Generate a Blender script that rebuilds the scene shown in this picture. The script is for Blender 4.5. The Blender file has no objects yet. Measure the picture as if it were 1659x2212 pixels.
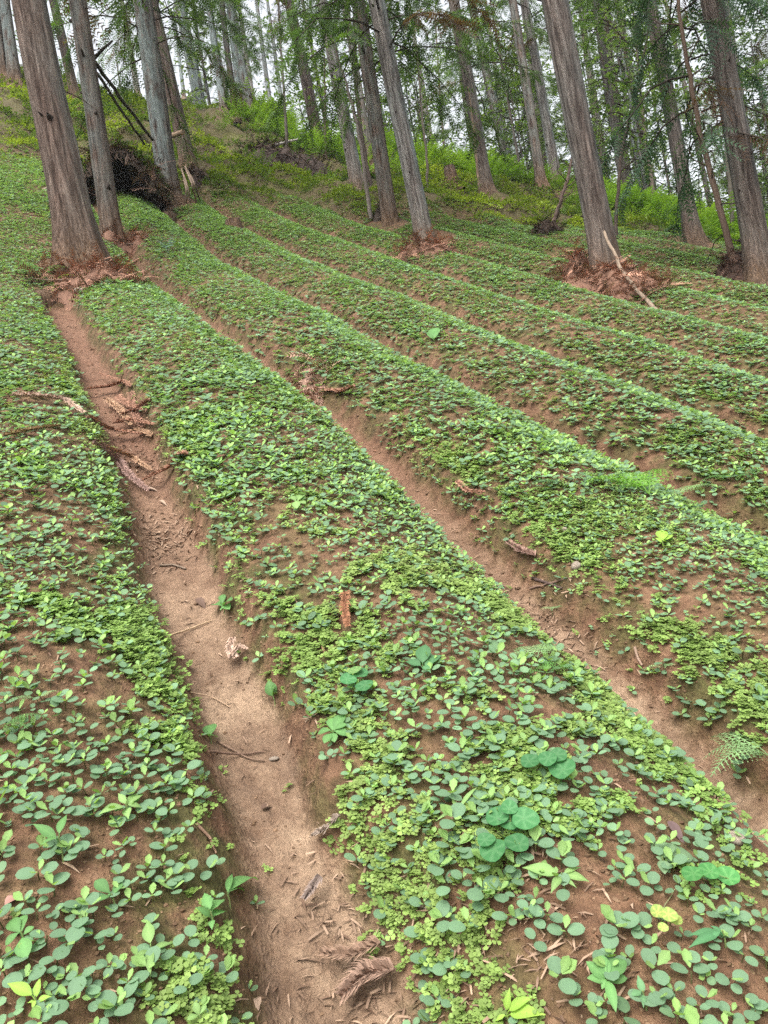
import bpy, math, random
import numpy as np
from mathutils import Matrix, Vector
R = math.radians
C = bpy.context.scene
COL = C.collection

# ------------------------------------------------------------------ camera
H_CAM, ROLL, VFOV = 1.4, R(10.0), R(67.0)
cam_d = bpy.data.cameras.new('camera'); cam = bpy.data.objects.new('camera', cam_d); COL.objects.link(cam)
cam_d.sensor_fit = 'VERTICAL'; cam_d.angle = VFOV; cam_d.clip_start = 0.05; cam_d.clip_end = 400
cr, sr = math.cos(ROLL), math.sin(ROLL)
cam.matrix_world = Matrix(((cr, sr, 0, 0), (0, 0, -1, 0), (-sr, cr, 0, H_CAM), (0, 0, 0, 1)))
C.camera = cam
# ------------------------------------------------------------------ world, sun, exposure
SUN_EL, SUN_AZ = R(62), R(205)          # azimuth measured clockwise from +Y
w = bpy.data.worlds.new('World'); C.world = w; w.use_nodes = True
nt = w.node_tree; nt.nodes.clear()
sky = nt.nodes.new('ShaderNodeTexSky'); sky.sky_type = 'NISHITA'; sky.sun_disc = False
sky.sun_elevation = SUN_EL; sky.sun_rotation = SUN_AZ; sky.dust_density = 6.0; sky.air_density = 1.2
hs = nt.nodes.new('ShaderNodeHueSaturation'); hs.inputs['Saturation'].default_value = 0.22
bg = nt.nodes.new('ShaderNodeBackground'); bg.inputs['Strength'].default_value = 0.15
wo = nt.nodes.new('ShaderNodeOutputWorld')
nt.links.new(sky.outputs[0], hs.inputs['Color']); nt.links.new(hs.outputs[0], bg.inputs[0]); nt.links.new(bg.outputs[0], wo.inputs[0])
sun_d = bpy.data.lights.new('sun', 'SUN'); sun = bpy.data.objects.new('sun', sun_d); COL.objects.link(sun)
sun_d.energy = 1.3; sun_d.angle = R(50); sun_d.color = (1.0, 0.96, 0.9)
sdir = Vector((math.sin(SUN_AZ)*math.cos(SUN_EL), math.cos(SUN_AZ)*math.cos(SUN_EL), math.sin(SUN_EL)))
sun.rotation_euler = sdir.to_track_quat('Z', 'Y').to_euler()
C.view_settings.view_transform = 'Standard'; C.view_settings.look = 'None'
C.view_settings.exposure = 1.5; C.view_settings.gamma = 1.0
C.render.engine = 'CYCLES'
C.cycles.max_bounces = 5; C.cycles.diffuse_bounces = 3; C.cycles.glossy_bounces = 2; C.cycles.transmission_bounces = 3
C.cycles.caustics_reflective = False; C.cycles.caustics_refractive = False
C.cycles.use_denoising = False; C.cycles.sample_clamp_indirect = 6

rng = np.random.default_rng(7)
# ------------------------------------------------------------------ noise
def _h(ix, iy, s):
    n = (ix.astype(np.int64)*374761393 + iy.astype(np.int64)*668265263 + s*974711) & 0x7fffffff
    n = ((n ^ (n >> 13))*1274126177) & 0x7fffffff
    n = ((n ^ (n >> 15))*668265263) & 0x7fffffff
    n = n ^ (n >> 16)
    return (n & 0xffff)/65535.0
def vn(x, y, s=0, per=None):
    x = np.asarray(x, float); y = np.asarray(y, float)
    ix, iy = np.floor(x), np.floor(y); fx, fy = x-ix, y-iy
    fx = fx*fx*(3-2*fx); fy = fy*fy*(3-2*fy)
    ix1 = ix+1
    if per: ix = np.mod(ix, per); ix1 = np.mod(ix1, per)
    a, b, c, d = _h(ix, iy, s), _h(ix1, iy, s), _h(ix, iy+1, s), _h(ix1, iy+1, s)
    return (a*(1-fx)+b*fx)*(1-fy) + (c*(1-fx)+d*fx)*fy
def fbm(x, y, s=0, o=4):
    t = 0; a = 0.5
    for k in range(o):
        t = t + a*(vn(x, y, s+k*17)-0.5)*2; x = x*2.03+13.7; y = y*2.03+7.1; a *= 0.5
    return t
def sst(a, b, x):
    t = np.clip((x-a)/(b-a), 0, 1); return t*t*(3-2*t)
# ------------------------------------------------------------------ terrain (u runs up the beds, v across them)
W0, H0 = 1659.0, 2212.0; FPX = (H0/2)/math.tan(VFOV/2)
DU = np.array([-0.402, 0.916]); DV = np.array([0.916, 0.402]); SL = math.tan(R(28))
def ray(px, py):
    a, b = px-W0/2, py-H0/2
    return np.array([(a*cr-b*sr)/FPX, 1.0, (-a*sr-b*cr)/FPX])
def pt(px, py, t): return ray(px, py)*t + np.array([0, 0, H_CAM])
def uv(x, y): return x*DU[0]+y*DU[1], x*DV[0]+y*DV[1]
def xy(u, v): return u*DU[0]+v*DV[0], u*DU[1]+v*DV[1]
_ctl = []
for u_ in (-8, -3, 0.5, 2, 3.5, 5, 6.5):
    for v_ in (-9, -5, -2, 0, 2, 4, 6, 8):
        if u_ < 6 or 0 <= v_ <= 4: _ctl.append((*xy(u_, v_), SL*u_))
for a in ((371,443,12.2), (405,360,15.2), (773,405,16.8), (843,480,12.3), (918,525,10.3), (1053,417,17.2), (693,315,20.5), (1499,520,12.3),
          (0,165,18), (150,192,19), (400,234,20.5), (484,240,21.5), (545,252,21.5), (620,285,21.5), (850,345,22), (950,365,22), (1100,392,22),
          (1250,428,22), (1450,470,22), (1659,530,21), (0,400,10.5), (0,290,14), (180,585,7.7), (600,400,15.3), (500,330,18), (200,300,15.5),
          (1250,500,13.3), (1640,600,8.6), (1310,600,8.35), (1659,560,12), (1300,470,17), (900,420,15.5)):
    _ctl.append(tuple(pt(*a)))
for az, z1, z2, z3 in ((-48,11,12,12), (-34,8.5,8,9), (-20,6.6,4,5), (-8,5.5,3,5), (4,5,3,6), (16,4.5,3.5,8), (28,4.2,4.5,11), (42,3.5,5,14)):
    for r_, z_ in ((34, z1), (50, z2), (95, z3)):
        _ctl.append((r_*math.sin(R(az)), r_*math.cos(R(az)), z_))
for az in (-110, -80, 65, 90, 130, 180):
    for r_ in (30, 90): _ctl.append((r_*math.sin(R(az)), r_*math.cos(R(az)), max(-8, 0.35*uv(r_*math.sin(R(az)), r_*math.cos(R(az)))[0])))
_ctl = np.array(_ctl)
def _tps():
    X = _ctl[:, :2]; d = _ctl[:, 2]-SL*(X@DU); n = len(X)
    def phi(r2): return 0.5*r2*np.log(r2+1e-9)
    K = phi(((X[:, None]-X[None])**2).sum(-1)) + np.eye(n)*0.02
    P = np.c_[np.ones(n), X]
    A = np.block([[K, P], [P.T, np.zeros((3, 3))]])
    s = np.linalg.solve(A, np.r_[d, 0, 0, 0])
    g = np.arange(-100, 100.01, 0.5); GX, GY = np.meshgrid(g, g, indexing='ij')
    out = s[n]+s[n+1]*GX+s[n+2]*GY
    for k in range(n): out += s[k]*phi((GX-X[k, 0])**2+(GY-X[k, 1])**2)
    return out
_G = _tps()
def delta(x, y):
    fx = np.clip((x+100)/0.5, 1, 398.99); fy = np.clip((y+100)/0.5, 1, 398.99)
    ix = np.floor(fx).astype(int); iy = np.floor(fy).astype(int); fx = fx-ix; fy = fy-iy
    return (_G[ix, iy]*(1-fx)+_G[ix+1, iy]*fx)*(1-fy)+(_G[ix, iy+1]*(1-fx)+_G[ix+1, iy+1]*fx)*fy
_F1 = (np.array([0, 1.0, 1.25, 1.65, 2.0, 2.4, 3, 4, 5, 6.7, 8, 30]), np.array([.24, .27, .31, .36, .40, .40, .43, .46, .47, .44, .42, .42]))
_F2 = (np.array([0, 1.3, 2.1, 2.9, 3.7, 4.6, 5.4, 6.8, 9, 30]), np.array([1.38, 1.39, 1.41, 1.48, 1.54, 1.53, 1.5, 1.47, 1.45, 1.45]))
CENT = [-5.85, -4.8, -3.75, -2.7, -1.65, -0.6, None, None, 2.47, 3.42, 4.38, 5.35, 6.33, 7.3, 8.3, 9.3, 10.3, 11.35, 12.4, 13.45, 14.5]
F_1 = 6      # the bare path
def furrow(u, v):
    """signed distance to the nearest furrow line, half width of its floor, index"""
    best = np.full(np.shape(v), 9.0); idx = np.zeros(np.shape(v), int)
    for k, c in enumerate(CENT):
        if k == F_1: c = np.interp(u, *_F1) + 0.02*fbm(u*1.7, u*0+3.3, 91, 2)
        elif k == F_1+1: c = np.interp(u, *_F2) + 0.02*fbm(u*1.5, u*0+8.3, 92, 2)
        else: c = c + 0.09*fbm(u*0.45, u*0+k*5.1, 93, 3)
        dv = v-c; m = np.abs(dv) < np.abs(best); best = np.where(m, dv, best); idx = np.where(m, k, idx)
    hw = np.where(idx == F_1, 0.062+0.012*np.sin(u*3.1)+0.05*sst(1.7, 1.1, u), 0.032) * (0.9+0.35*fbm(u*2.2, idx*3.0, 95, 2))
    hw = np.where(idx > F_1+1, hw*0.6, hw)
    return best, hw, idx
_UE = (np.array([-9, -3, 0, 1.5, 2.5, 4, 5.3, 7, 9, 11, 14]), np.array([12.5, 13, 13, 14, 13.8, 13.2, 12.4, 11.3, 10.5, 9.5, 8.5]))
def bedmask(u, v):
    return sst(0.9, -0.9, u-np.interp(v, *_UE)-0.9*fbm(u*0.6, v*0.9, 51, 2))
def zones(x, y):
    """ground height and the masks that tell furrow floor, bed side, bed top and upper slope apart"""
    x = np.asarray(x, float); y = np.asarray(y, float)
    u, v = uv(x, y); r = np.hypot(x, y)
    dv, hw, idx = furrow(u, v)
    ad = np.abs(dv)
    side = np.where((dv > 0) & (idx == F_1), 0.11+0.16*sst(1.75, 1.15, u), 0.13)
    ad = np.where(idx == F_1, np.maximum(ad, 0.5*sst(7.0, 7.9, u)), ad)
    e = 0.03*fbm(u*6, v*6, 61, 3)
    rise = sst(0, 1, (ad+e*0.6-hw)/side)
    rise = np.where(idx == F_1, np.maximum(rise, sst(7.0, 7.9, u)), rise)
    bm = bedmask(u, v)
    prof = -0.15*(1-rise) + 0.11*sst(0.06, 0.48, ad) - 0.05
    prof = prof + (1-rise)*(0.012*fbm(x*9, y*9, 84, 3)-0.022*sst(0.25, 0.55, fbm(x*4.5, y*4.5, 85, 2)))*np.exp(-r/6.0)
    up = 1-bm
    # upper slope: soft ledges that follow the contour
    q = (u*1.0+0.25*v)/1.25 + 1.1*fbm(u*0.35, v*0.35, 71, 3)
    fr = q-np.floor(q)
    led = 0.17*(sst(0.0, 0.22, fr)-fr)*(0.5+0.9*vn(u*0.8, v*0.8, 79))
    far = sst(14, 30, r)
    z = SL*u + delta(x, y) + prof*np.maximum(bm, 0.95*(1-sst(17, 25, r))) + led*up*(1-0.7*far) + up*(0.42*fbm(u*0.95, v*0.95, 73, 3)+0.05*fbm(u*4, v*4, 74, 3))
    near = np.exp(-r/6.0)
    cl = fbm(x*16, y*16, 81, 3)*0.011 + np.abs(fbm(x*38, y*38, 82, 2))*0.011
    z = z + cl*near*(0.25+0.75*rise)*bm + 0.014*fbm(x*3.5, y*3.5, 83, 3)*bm
    floor = (1-rise)*bm*np.where(idx > F_1+1, 0.45, np.where(idx == F_1+1, 0.9, 1.0))*sst(30, 3, u-0.0)
    return z, floor, rise*bm, up, ad, idx, bm
def terr(x, y): return zones(x, y)[0]
_HC = {}
def hit(px, py, tmax=60):
    """where the sight line through a photo pixel meets the ground"""
    if (px, py) in _HC: q = _HC[(px, py)]; return Vector(q[:3]), q[3]
    rr = ray(px, py); t = np.geomspace(0.6, tmax, 260)
    for k_ in range(2):
        s = H_CAM+rr[2]*t - terr(rr[0]*t, rr[1]*t); k = int(np.argmax(s < 0))
        if s[k] >= 0: k = len(t)-1
        k = max(k, 1); a, b = t[k-1], t[k]
        if k_ == 0: t = np.linspace(a, b, 24)
    f = s[k-1]/(s[k-1]-s[k]+1e-12) if s[k] < 0 else 1.0; b = float(a+(b-a)*f)
    _HC[(px, py)] = (rr[0]*b, rr[1]*b, H_CAM+rr[2]*b, b); return Vector((rr[0]*b, rr[1]*b, H_CAM+rr[2]*b)), b
def gz(x, y): return float(terr(np.array([x]), np.array([y]))[0])
# ------------------------------------------------------------------ materials
def mat(name, build):
    m = bpy.data.materials.new(name); m.use_nodes = True; n = m.node_tree; n.nodes.clear()
    out = n.nodes.new('ShaderNodeOutputMaterial'); build(n, out); return m
def N(n, t, **k):
    x = n.nodes.new('ShaderNode'+t)
    for a, b in k.items():
        if a.startswith('i_'): x.inputs[a[2:].replace('_', ' ')].default_value = b
        else: setattr(x, a, b)
    return x
def mixc(n, fac, a, b, mode='MIX'):
    m = n.nodes.new('ShaderNodeMix'); m.data_type = 'RGBA'; m.blend_type = mode
    for i, s in ((0, fac), (6, a), (7, b)):
        if hasattr(s, 'links'): n.links.new(s, m.inputs[i])
        else: m.inputs[i].default_value = s if i == 0 else (*s, 1)
    return m.outputs[2]
def mth(n, op, a, b=None):
    m = n.nodes.new('ShaderNodeMath'); m.operation = op
    for i, s in enumerate((a, b)):
        if s is None: continue
        if hasattr(s, 'links'): n.links.new(s, m.inputs[i])
        else: m.inputs[i].default_value = s
    return m.outputs[0]
def ramp(n, fac, stops):
    r_ = n.nodes.new('ShaderNodeValToRGB'); e = r_.color_ramp.elements
    while len(e) < len(stops): e.new(0.5)
    for k, (p, c) in enumerate(stops): e[k].position = p; e[k].color = (*c, 1) if len(c) == 3 else c
    n.links.new(fac, r_.inputs[0]); return r_.outputs[0]
def noise(n, scale, detail=4, rough=0.55, vec=None, dist=0):
    x = N(n, 'TexNoise'); x.inputs['Scale'].default_value = scale; x.inputs['Detail'].default_value = detail
    x.inputs['Roughness'].default_value = rough; x.inputs['Distortion'].default_value = dist
    if vec is not None: n.links.new(vec, x.inputs['Vector'])
    return x.outputs[0]
def objco(n, scale=None):
    t = N(n, 'TexCoord').outputs['Object']
    if scale:
        m = N(n, 'Mapping'); m.inputs['Scale'].default_value = scale; n.links.new(t, m.inputs[0]); t = m.outputs[0]
    return t
def bump(n, h, strength, dist):
    b = N(n, 'Bump'); b.inputs['Strength'].default_value = strength; b.inputs['Distance'].default_value = dist
    n.links.new(h, b.inputs['Height']); return b.outputs[0]
def col_mat(name, rough=0.55, trans=0.0, var=0.25, spec=0.35, scale=30):
    def b(n, out):
        at = N(n, 'Attribute', attribute_name='Col').outputs['Color']
        nz = noise(n, scale, 3)
        k = ramp(n, nz, [(0.25, (0.75*(1-var),)*3), (0.75, (0.75*(1+var),)*3)])
        c = mixc(n, 1.0, at, k, 'MULTIPLY')
        p = N(n, 'BsdfPrincipled'); n.links.new(c, p.inputs['Base Color']); p.inputs['Roughness'].default_value = rough
        p.inputs['Specular IOR Level'].default_value = spec
        if trans:
            t = N(n, 'BsdfTranslucent'); n.links.new(mixc(n, 1.0, c, (1.25, 1.3, 0.6), 'MULTIPLY'), t.inputs[0])
            mx = N(n, 'MixShader'); mx.inputs[0].default_value = trans
            n.links.new(p.outputs[0], mx.inputs[1]); n.links.new(t.outputs[0], mx.inputs[2]); n.links.new(mx.outputs[0], out.inputs[0])
        else: n.links.new(p.outputs[0], out.inputs[0])
    return mat(name, b)
M_LEAF = col_mat('leaf', 0.6, 0.36, 0.12, 0.22, 60)
M_FOL = col_mat('foliage', 0.6, 0.42, 0.3, 0.25, 1.5)
M_DRY = col_mat('dry_litter', 0.8, 0.0, 0.3, 0.2, 40)
M_WOOD = col_mat('weathered_wood', 0.85, 0.0, 0.35, 0.2, 14)
def _ground(n, out):
    at = N(n, 'Attribute', attribute_name='Col'); sep = N(n, 'SeparateColor'); n.links.new(at.outputs['Color'], sep.inputs[0])
    fl, up, ms = sep.outputs
    co = objco(n)
    n1 = noise(n, 3.4, 7, 0.68, co, 0.6); n2 = noise(n, 22, 5, 0.65, co); n3 = noise(n, 90, 4, 0.6, co)
    bed = ramp(n, n2, [(0.25, (0.075, 0.038, 0.021)), (0.5, (0.16, 0.086, 0.048)), (0.75, (0.27, 0.16, 0.095))])
    pth = ramp(n, n1, [(0.34, (0.10, 0.057, 0.034)), (0.46, (0.20, 0.122, 0.074)), (0.62, (0.39, 0.27, 0.175))])
    pth = mixc(n, 0.35, pth, ramp(n, n2, [(0.3, (0.10, 0.06, 0.038)), (0.7, (0.34, 0.24, 0.165))]))
    n4 = noise(n, 1.1, 4, 0.6, co)
    mossc = ramp(n, n2, [(0.3, (0.05, 0.042, 0.015)), (0.7, (0.12, 0.11, 0.035))])
    uppc = ramp(n, n4, [(0.3, (0.05, 0.036, 0.02)), (0.5, (0.062, 0.058, 0.018)), (0.7, (0.10, 0.12, 0.022))])
    uppc = mixc(n, 0.2, uppc, bed)
    sx = N(n, 'SeparateXYZ'); n.links.new(co, sx.inputs[0])        # redder earth farther up the slope
    pth = mixc(n, ramp(n, mth(n, 'ADD', mth(n, 'MULTIPLY', sx.outputs[1], 0.2), mth(n, 'MULTIPLY', n1, 0.3)), [(0.60, (0,)*3), (0.92, (0.85,)*3)]), pth, mixc(n, n2, (0.11, 0.05, 0.03), (0.25, 0.13, 0.08)))
    vo = N(n, 'TexVoronoi', feature='DISTANCE_TO_EDGE'); vo.inputs['Scale'].default_value = 24; wv = N(n, 'VectorMath', operation='ADD')
    nzc = N(n, 'TexNoise'); nzc.inputs['Scale'].default_value = 9; nzc.inputs['Detail'].default_value = 4; n.links.new(co, nzc.inputs['Vector']); sc_ = N(n, 'VectorMath', operation='SCALE'); sc_.inputs['Scale'].default_value = 0.10; n.links.new(nzc.outputs['Color'], sc_.inputs[0])
    n.links.new(co, wv.inputs[0]); n.links.new(sc_.outputs[0], wv.inputs[1]); n.links.new(wv.outputs[0], vo.inputs['Vector'])
    crk = mth(n, 'MULTIPLY', ramp(n, vo.outputs['Distance'], [(0.0, (1,)*3), (0.035, (0,)*3)]), ramp(n, noise(n, 5, 3, 0.6, co), [(0.5, (0,)*3), (0.62, (0.65,)*3)]))
    pth = mixc(n, crk, pth, (0.07, 0.042, 0.027))
    c = mixc(n, up, bed, uppc)
    mk = mth(n, 'MULTIPLY', ms, ramp(n, noise(n, 7, 4, 0.6, co), [(0.42, (0,)*3), (0.6, (1,)*3)]))
    c = mixc(n, mk, c, mossc)
    fk = mth(n, 'ADD', fl, mth(n, 'MULTIPLY', mth(n, 'SUBTRACT', n2, 0.5), 0.6))
    c = mixc(n, ramp(n, fk, [(0.6, (0,)*3), (0.95, (1,)*3)]), c, pth)
    c = mixc(n, 1.0, c, ramp(n, n3, [(0.3, (0.62,)*3), (0.7, (0.88,)*3)]), 'MULTIPLY')
    p = N(n, 'BsdfPrincipled'); n.links.new(c, p.inputs['Base Color']); p.inputs['Roughness'].default_value = 0.85; p.inputs['Specular IOR Level'].default_value = 0.25
    hgt = mth(n, 'ADD', mth(n, 'MULTIPLY', n2, 0.8), mth(n, 'MULTIPLY', n3, 0.5))
    n.links.new(bump(n, hgt, 0.9, 0.025), p.inputs['Normal'])
    n.links.new(p.outputs[0], out.inputs[0])
M_GROUND = mat('soil', _ground)
def bark_mat(name, dark, mid, pale, lich, ls=0.5):
    def b(n, out):
        lc = N(n, 'Attribute', attribute_name='Col'); sep = N(n, 'SeparateColor'); n.links.new(lc.outputs['Color'], sep.inputs[0])
        co = objco(n, (1, 1, 0.075)); a = noise(n, 19, 7, 0.74, co, 0.35); a2 = noise(n, 62, 5, 0.65, co)
        b1 = noise(n, 2.2, 4, 0.6, objco(n, (1, 1, 0.35)))
        c = ramp(n, a, [(0.40, dark), (0.5, mid), (0.64, pale)])
        c = mixc(n, ramp(n, b1, [(0.4, (0,)*3), (0.62, (0.75,)*3)]), c, mixc(n, 1.0, c, (1.08, 0.88, 0.82), 'MULTIPLY'))
        lk = mth(n, 'MULTIPLY', mth(n, 'MULTIPLY', sep.outputs[0], ls*2), ramp(n, noise(n, 9, 5, 0.65, objco(n, (1, 1, 0.3))), [(0.40, (0,)*3), (0.58, (1,)*3)]))
        c = mixc(n, mth(n, 'MINIMUM', lk, 0.9), c, mixc(n, 1.0, ramp(n, a, [(0.3, (0.45,)*3), (0.6, (1.1,)*3)]), lich, 'MULTIPLY'))
        c = mixc(n, mth(n, 'MULTIPLY', sep.outputs[1], 0.75), c, ramp(n, a2, [(0.3, (0.10, 0.055, 0.03)), (0.7, (0.30, 0.19, 0.11))]))
        c = mixc(n, 1.0, c, ramp(n, a2, [(0.3, (0.42,)*3), (0.7, (0.86,)*3)]), 'MULTIPLY')
        p = N(n, 'BsdfPrincipled'); n.links.new(c, p.inputs['Base Color']); p.inputs['Roughness'].default_value = 0.9; p.inputs['Specular IOR Level'].default_value = 0.15
        n.links.new(bump(n, mth(n, 'ADD', a, mth(n, 'MULTIPLY', a2, 0.5)), 1.0, 0.06), p.inputs['Normal'])
        n.links.new(p.outputs[0], out.inputs[0])
    return mat(name, b)
M_BARK_RED = bark_mat('bark_red', (0.065, 0.047, 0.038), (0.175, 0.135, 0.112), (0.34, 0.285, 0.245), (0.27, 0.30, 0.28), 0.35)
M_BARK_GREY = bark_mat('bark_grey', (0.06, 0.05, 0.045), (0.165, 0.145, 0.13), (0.32, 0.295, 0.27), (0.31, 0.37, 0.36), 0.6)
M_BARK_LICH = bark_mat('bark_lichen', (0.08, 0.075, 0.07), (0.22, 0.215, 0.205), (0.40, 0.41, 0.39), (0.37, 0.45, 0.45), 1.0)
M_BARK_DARK = bark_mat('bark_dark', (0.03, 0.024, 0.02), (0.085, 0.066, 0.055), (0.17, 0.14, 0.12), (0.16, 0.18, 0.16), 0.3)
def _stone(n, out):
    c = ramp(n, noise(n, 30, 5, 0.6, objco(n)), [(0.3, (0.16, 0.12, 0.09)), (0.7, (0.34, 0.29, 0.23))])
    p = N(n, 'BsdfPrincipled'); n.links.new(c, p.inputs['Base Color']); p.inputs['Roughness'].default_value = 0.8
    n.links.new(bump(n, noise(n, 80, 4), 0.5, 0.01), p.inputs['Normal']); n.links.new(p.outputs[0], out.inputs[0])
M_STONE = mat('stone', _stone)
# ------------------------------------------------------------------ mesh building
class MB:
    def __init__(s): s.V = []; s.L = []; s.T = []; s.C = []; s.n = 0
    def add(s, V, F, c=(1, 1, 1)):
        V = np.asarray(V, float).reshape(-1, 3); F = np.asarray(F, int)
        if F.size == 0: return
        s.V.append(V); s.L.append((F+s.n).ravel()); s.T.append(np.full(len(F), F.shape[1], int))
        c = np.asarray(c, float); s.C.append(np.broadcast_to(c, (len(V), 3)).copy()); s.n += len(V)
    def merge(s, o, M=None, tint=None):
        for V, Cc in zip(o.V, o.C):
            if M is not None: V = V@M[:3, :3].T + M[:3, 3]
            s.V.append(V); s.C.append(Cc if tint is None else Cc*tint)
        for L in o.L: s.L.append(L+s.n)
        s.T += o.T; s.n += o.n
    def packed(s):
        return np.concatenate(s.V), np.concatenate(s.L), np.concatenate(s.T), np.concatenate(s.C)
    def scatter(s, tm, P, RS, tint):
        """many copies of template tm: positions P (n,3), matrices RS (n,3,3), colour factors tint (n,3)"""
        V, L, T, Cc = tm.packed(); n, m = len(P), len(V)
        if n == 0: return
        s.V.append((np.einsum('nij,mj->nmi', RS, V)+P[:, None]).reshape(-1, 3))
        s.C.append((Cc[None]*tint[:, None]).reshape(-1, 3))
        s.L.append((L[None]+np.arange(n)[:, None]*m+s.n).ravel()); s.T.append(np.tile(T, n)); s.n += n*m
    def mesh(s, name, mt, smooth=True):
        V, L, T, Cc = s.packed(); me = bpy.data.meshes.new(name)
        me.vertices.add(len(V)); me.vertices.foreach_set('co', V.astype(np.float32).ravel())
        me.loops.add(len(L)); me.loops.foreach_set('vertex_index', L.astype(np.int32))
        me.polygons.add(len(T)); st = np.r_[0, np.cumsum(T)[:-1]]
        me.polygons.foreach_set('loop_start', st.astype(np.int32))
        me.polygons.foreach_set('use_smooth', np.full(len(T), smooth))
        me.update(calc_edges=True)
        a = me.attributes.new('Col', 'FLOAT_COLOR', 'POINT')
        a.data.foreach_set('color', np.c_[np.clip(Cc, 0, 1), np.ones(len(Cc))].astype(np.float32).ravel())
        me.materials.append(mt); return me
    def build(s, name, mt, parent=None, smooth=True):
        o = bpy.data.objects.new(name, s.mesh(name, mt, smooth)); COL.objects.link(o); o.parent = parent; return o
def tag(o, label=None, cat=None, group=None, kind=None):
    for k, x in (('label', label), ('category', cat), ('group', group), ('kind', kind)):
        if x: o[k] = x
    return o
def empty(name, loc, rot=None):
    o = bpy.data.objects.new(name, None); COL.objects.link(o); o.empty_display_size = 0.1; o.location = loc
    if rot is not None: o.rotation_euler = rot
    return o
def frame(d):
    d = np.asarray(d, float); d = d/np.linalg.norm(d); a = np.array([0, 0, 1.0]) if abs(d[2]) < 0.9 else np.array([1.0, 0, 0])
    x = np.cross(a, d); x /= np.linalg.norm(x); return x, np.cross(d, x), d
def tube(mb, P, rad, c, k=6, cap=True, rough=0.0, rg=None):
    P = np.asarray(P, float); n = len(P); rad = np.broadcast_to(rad, (n,))
    T = np.gradient(P, axis=0); x, y, _ = frame(T[0]); V = []
    for i in range(n):
        d = T[i]/(np.linalg.norm(T[i])+1e-9); x = x-d*(x@d); x /= np.linalg.norm(x); y = np.cross(d, x)
        th = np.arange(k)*2*math.pi/k; rr = np.full(k, rad[i])
        if rough: rr = rr*(1+rough*(rg.random(k)-0.5))
        V.append(P[i]+np.outer(np.cos(th)*rr, x)+np.outer(np.sin(th)*rr, y))
    V = np.concatenate(V); F = []
    for i in range(n-1):
        for j in range(k): F.append((i*k+j, i*k+(j+1) % k, (i+1)*k+(j+1) % k, (i+1)*k+j))
    b = mb.n; mb.add(V, F, c)
    if cap:
        for i, o in ((0, 0), (n-1, (n-1)*k)):
            mb.add(np.r_[V[o:o+k], [P[i]]], [((j+1) % k, j, k) if i == 0 else (j, (j+1) % k, k) for j in range(k)], c)
def leaf(mb, base, d, up, L, Wd, c, rows=6, fold=0.15, curl=0.2, shape='ov', serr=0.0, rib=1.15):
    """one leaf: rows of left, middle and right points along its length"""
    d = np.asarray(d, float); d /= np.linalg.norm(d); up = np.asarray(up, float); sd = np.cross(d, up); sd /= np.linalg.norm(sd)+1e-9; up = np.cross(sd, d)
    V = []; Cc = []; c = np.asarray(c, float)
    for i in range(rows+1):
        t = i/rows
        wd = {'ov': math.sin(math.pi*min(1, t*0.97+0.03)**0.85)**0.75, 'ob': math.sin(math.pi*t**1.35)**0.7 if 0 < t < 1 else 0.05,
              'lan': math.sin(math.pi*t**0.7)**1.1 if 0 < t < 1 else 0.02, 'rnd': math.sqrt(max(0, 1-(2*t-1)**2))}[shape]*0.5*Wd
        if i == 0: wd = max(wd, Wd*0.05)
        if i == rows: wd = Wd*0.03
        wd *= 1+serr*(1 if i % 2 else -1)
        m = np.asarray(base)+d*L*t+up*(curl*L*(t-t*t*1.6))
        for sg in (-1, 0, 1): V.append(m+sd*wd*sg+up*(abs(sg)*fold*wd)); Cc.append(c*(rib if sg == 0 else 1))
    F = []
    for i in range(rows):
        a = i*3; F += [(a, a+1, a+4, a+3), (a+1, a+2, a+5, a+4)]
    mb.add(V, F, np.array(Cc))
def dleaf(mb, base, d, up, L, Wd, c):
    """small leaf for far plants: two folded triangles' worth of one kite"""
    d = np.asarray(d, float); d /= np.linalg.norm(d); sd = np.cross(d, up); sd /= np.linalg.norm(sd)+1e-9
    b = np.asarray(base, float); m = b+d*L*0.55
    mb.add([b, m+sd*Wd*0.5, b+d*L, m-sd*Wd*0.5], [(0, 1, 2, 3)], c)
def rleaf(mb, base, d, L, Wd, c):
    d = np.asarray(d, float); d /= np.linalg.norm(d); sd = np.cross(d, (0, 0, 1.0)); sd /= np.linalg.norm(sd)+1e-9; b = np.asarray(base, float)
    mb.add([b, b+d*L*0.25+sd*Wd*0.42, b+d*L*0.65+sd*Wd*0.5, b+d*L*0.97+sd*Wd*0.18, b+d*L*0.97-sd*Wd*0.18, b+d*L*0.65-sd*Wd*0.5, b+d*L*0.25-sd*Wd*0.42], [(0, 1, 2, 3, 4, 5, 6)], c)
_tn = np.array([-SL*DU[0]*0.55, -SL*DU[1]*0.55, 1.0]); _tn /= np.linalg.norm(_tn)
_tx = np.cross([0, 1.0, 0], _tn); _tx /= np.linalg.norm(_tx); TILT = np.stack([_tx, np.cross(_tn, _tx), _tn], -1)    # low plants stand square to the slope
def lean(M): return np.einsum('ij,njk->nik', TILT, M)
def rotz(n, rg, tilt=0.15, s=None):
    a = rg.random(n)*2*math.pi; tx = (rg.random(n)-0.5)*2*tilt; ty = (rg.random(n)-0.5)*2*tilt
    ca, sa = np.cos(a), np.sin(a); M = np.zeros((n, 3, 3))
    M[:, 0, 0] = ca; M[:, 0, 1] = -sa; M[:, 1, 0] = sa; M[:, 1, 1] = ca; M[:, 2, 2] = 1
    M[:, 0, 2] = tx; M[:, 1, 2] = ty; M[:, 2, 0] = -(tx*ca+ty*sa); M[:, 2, 1] = -(-tx*sa+ty*ca)
    return M if s is None else M*s[:, None, None]
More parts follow.
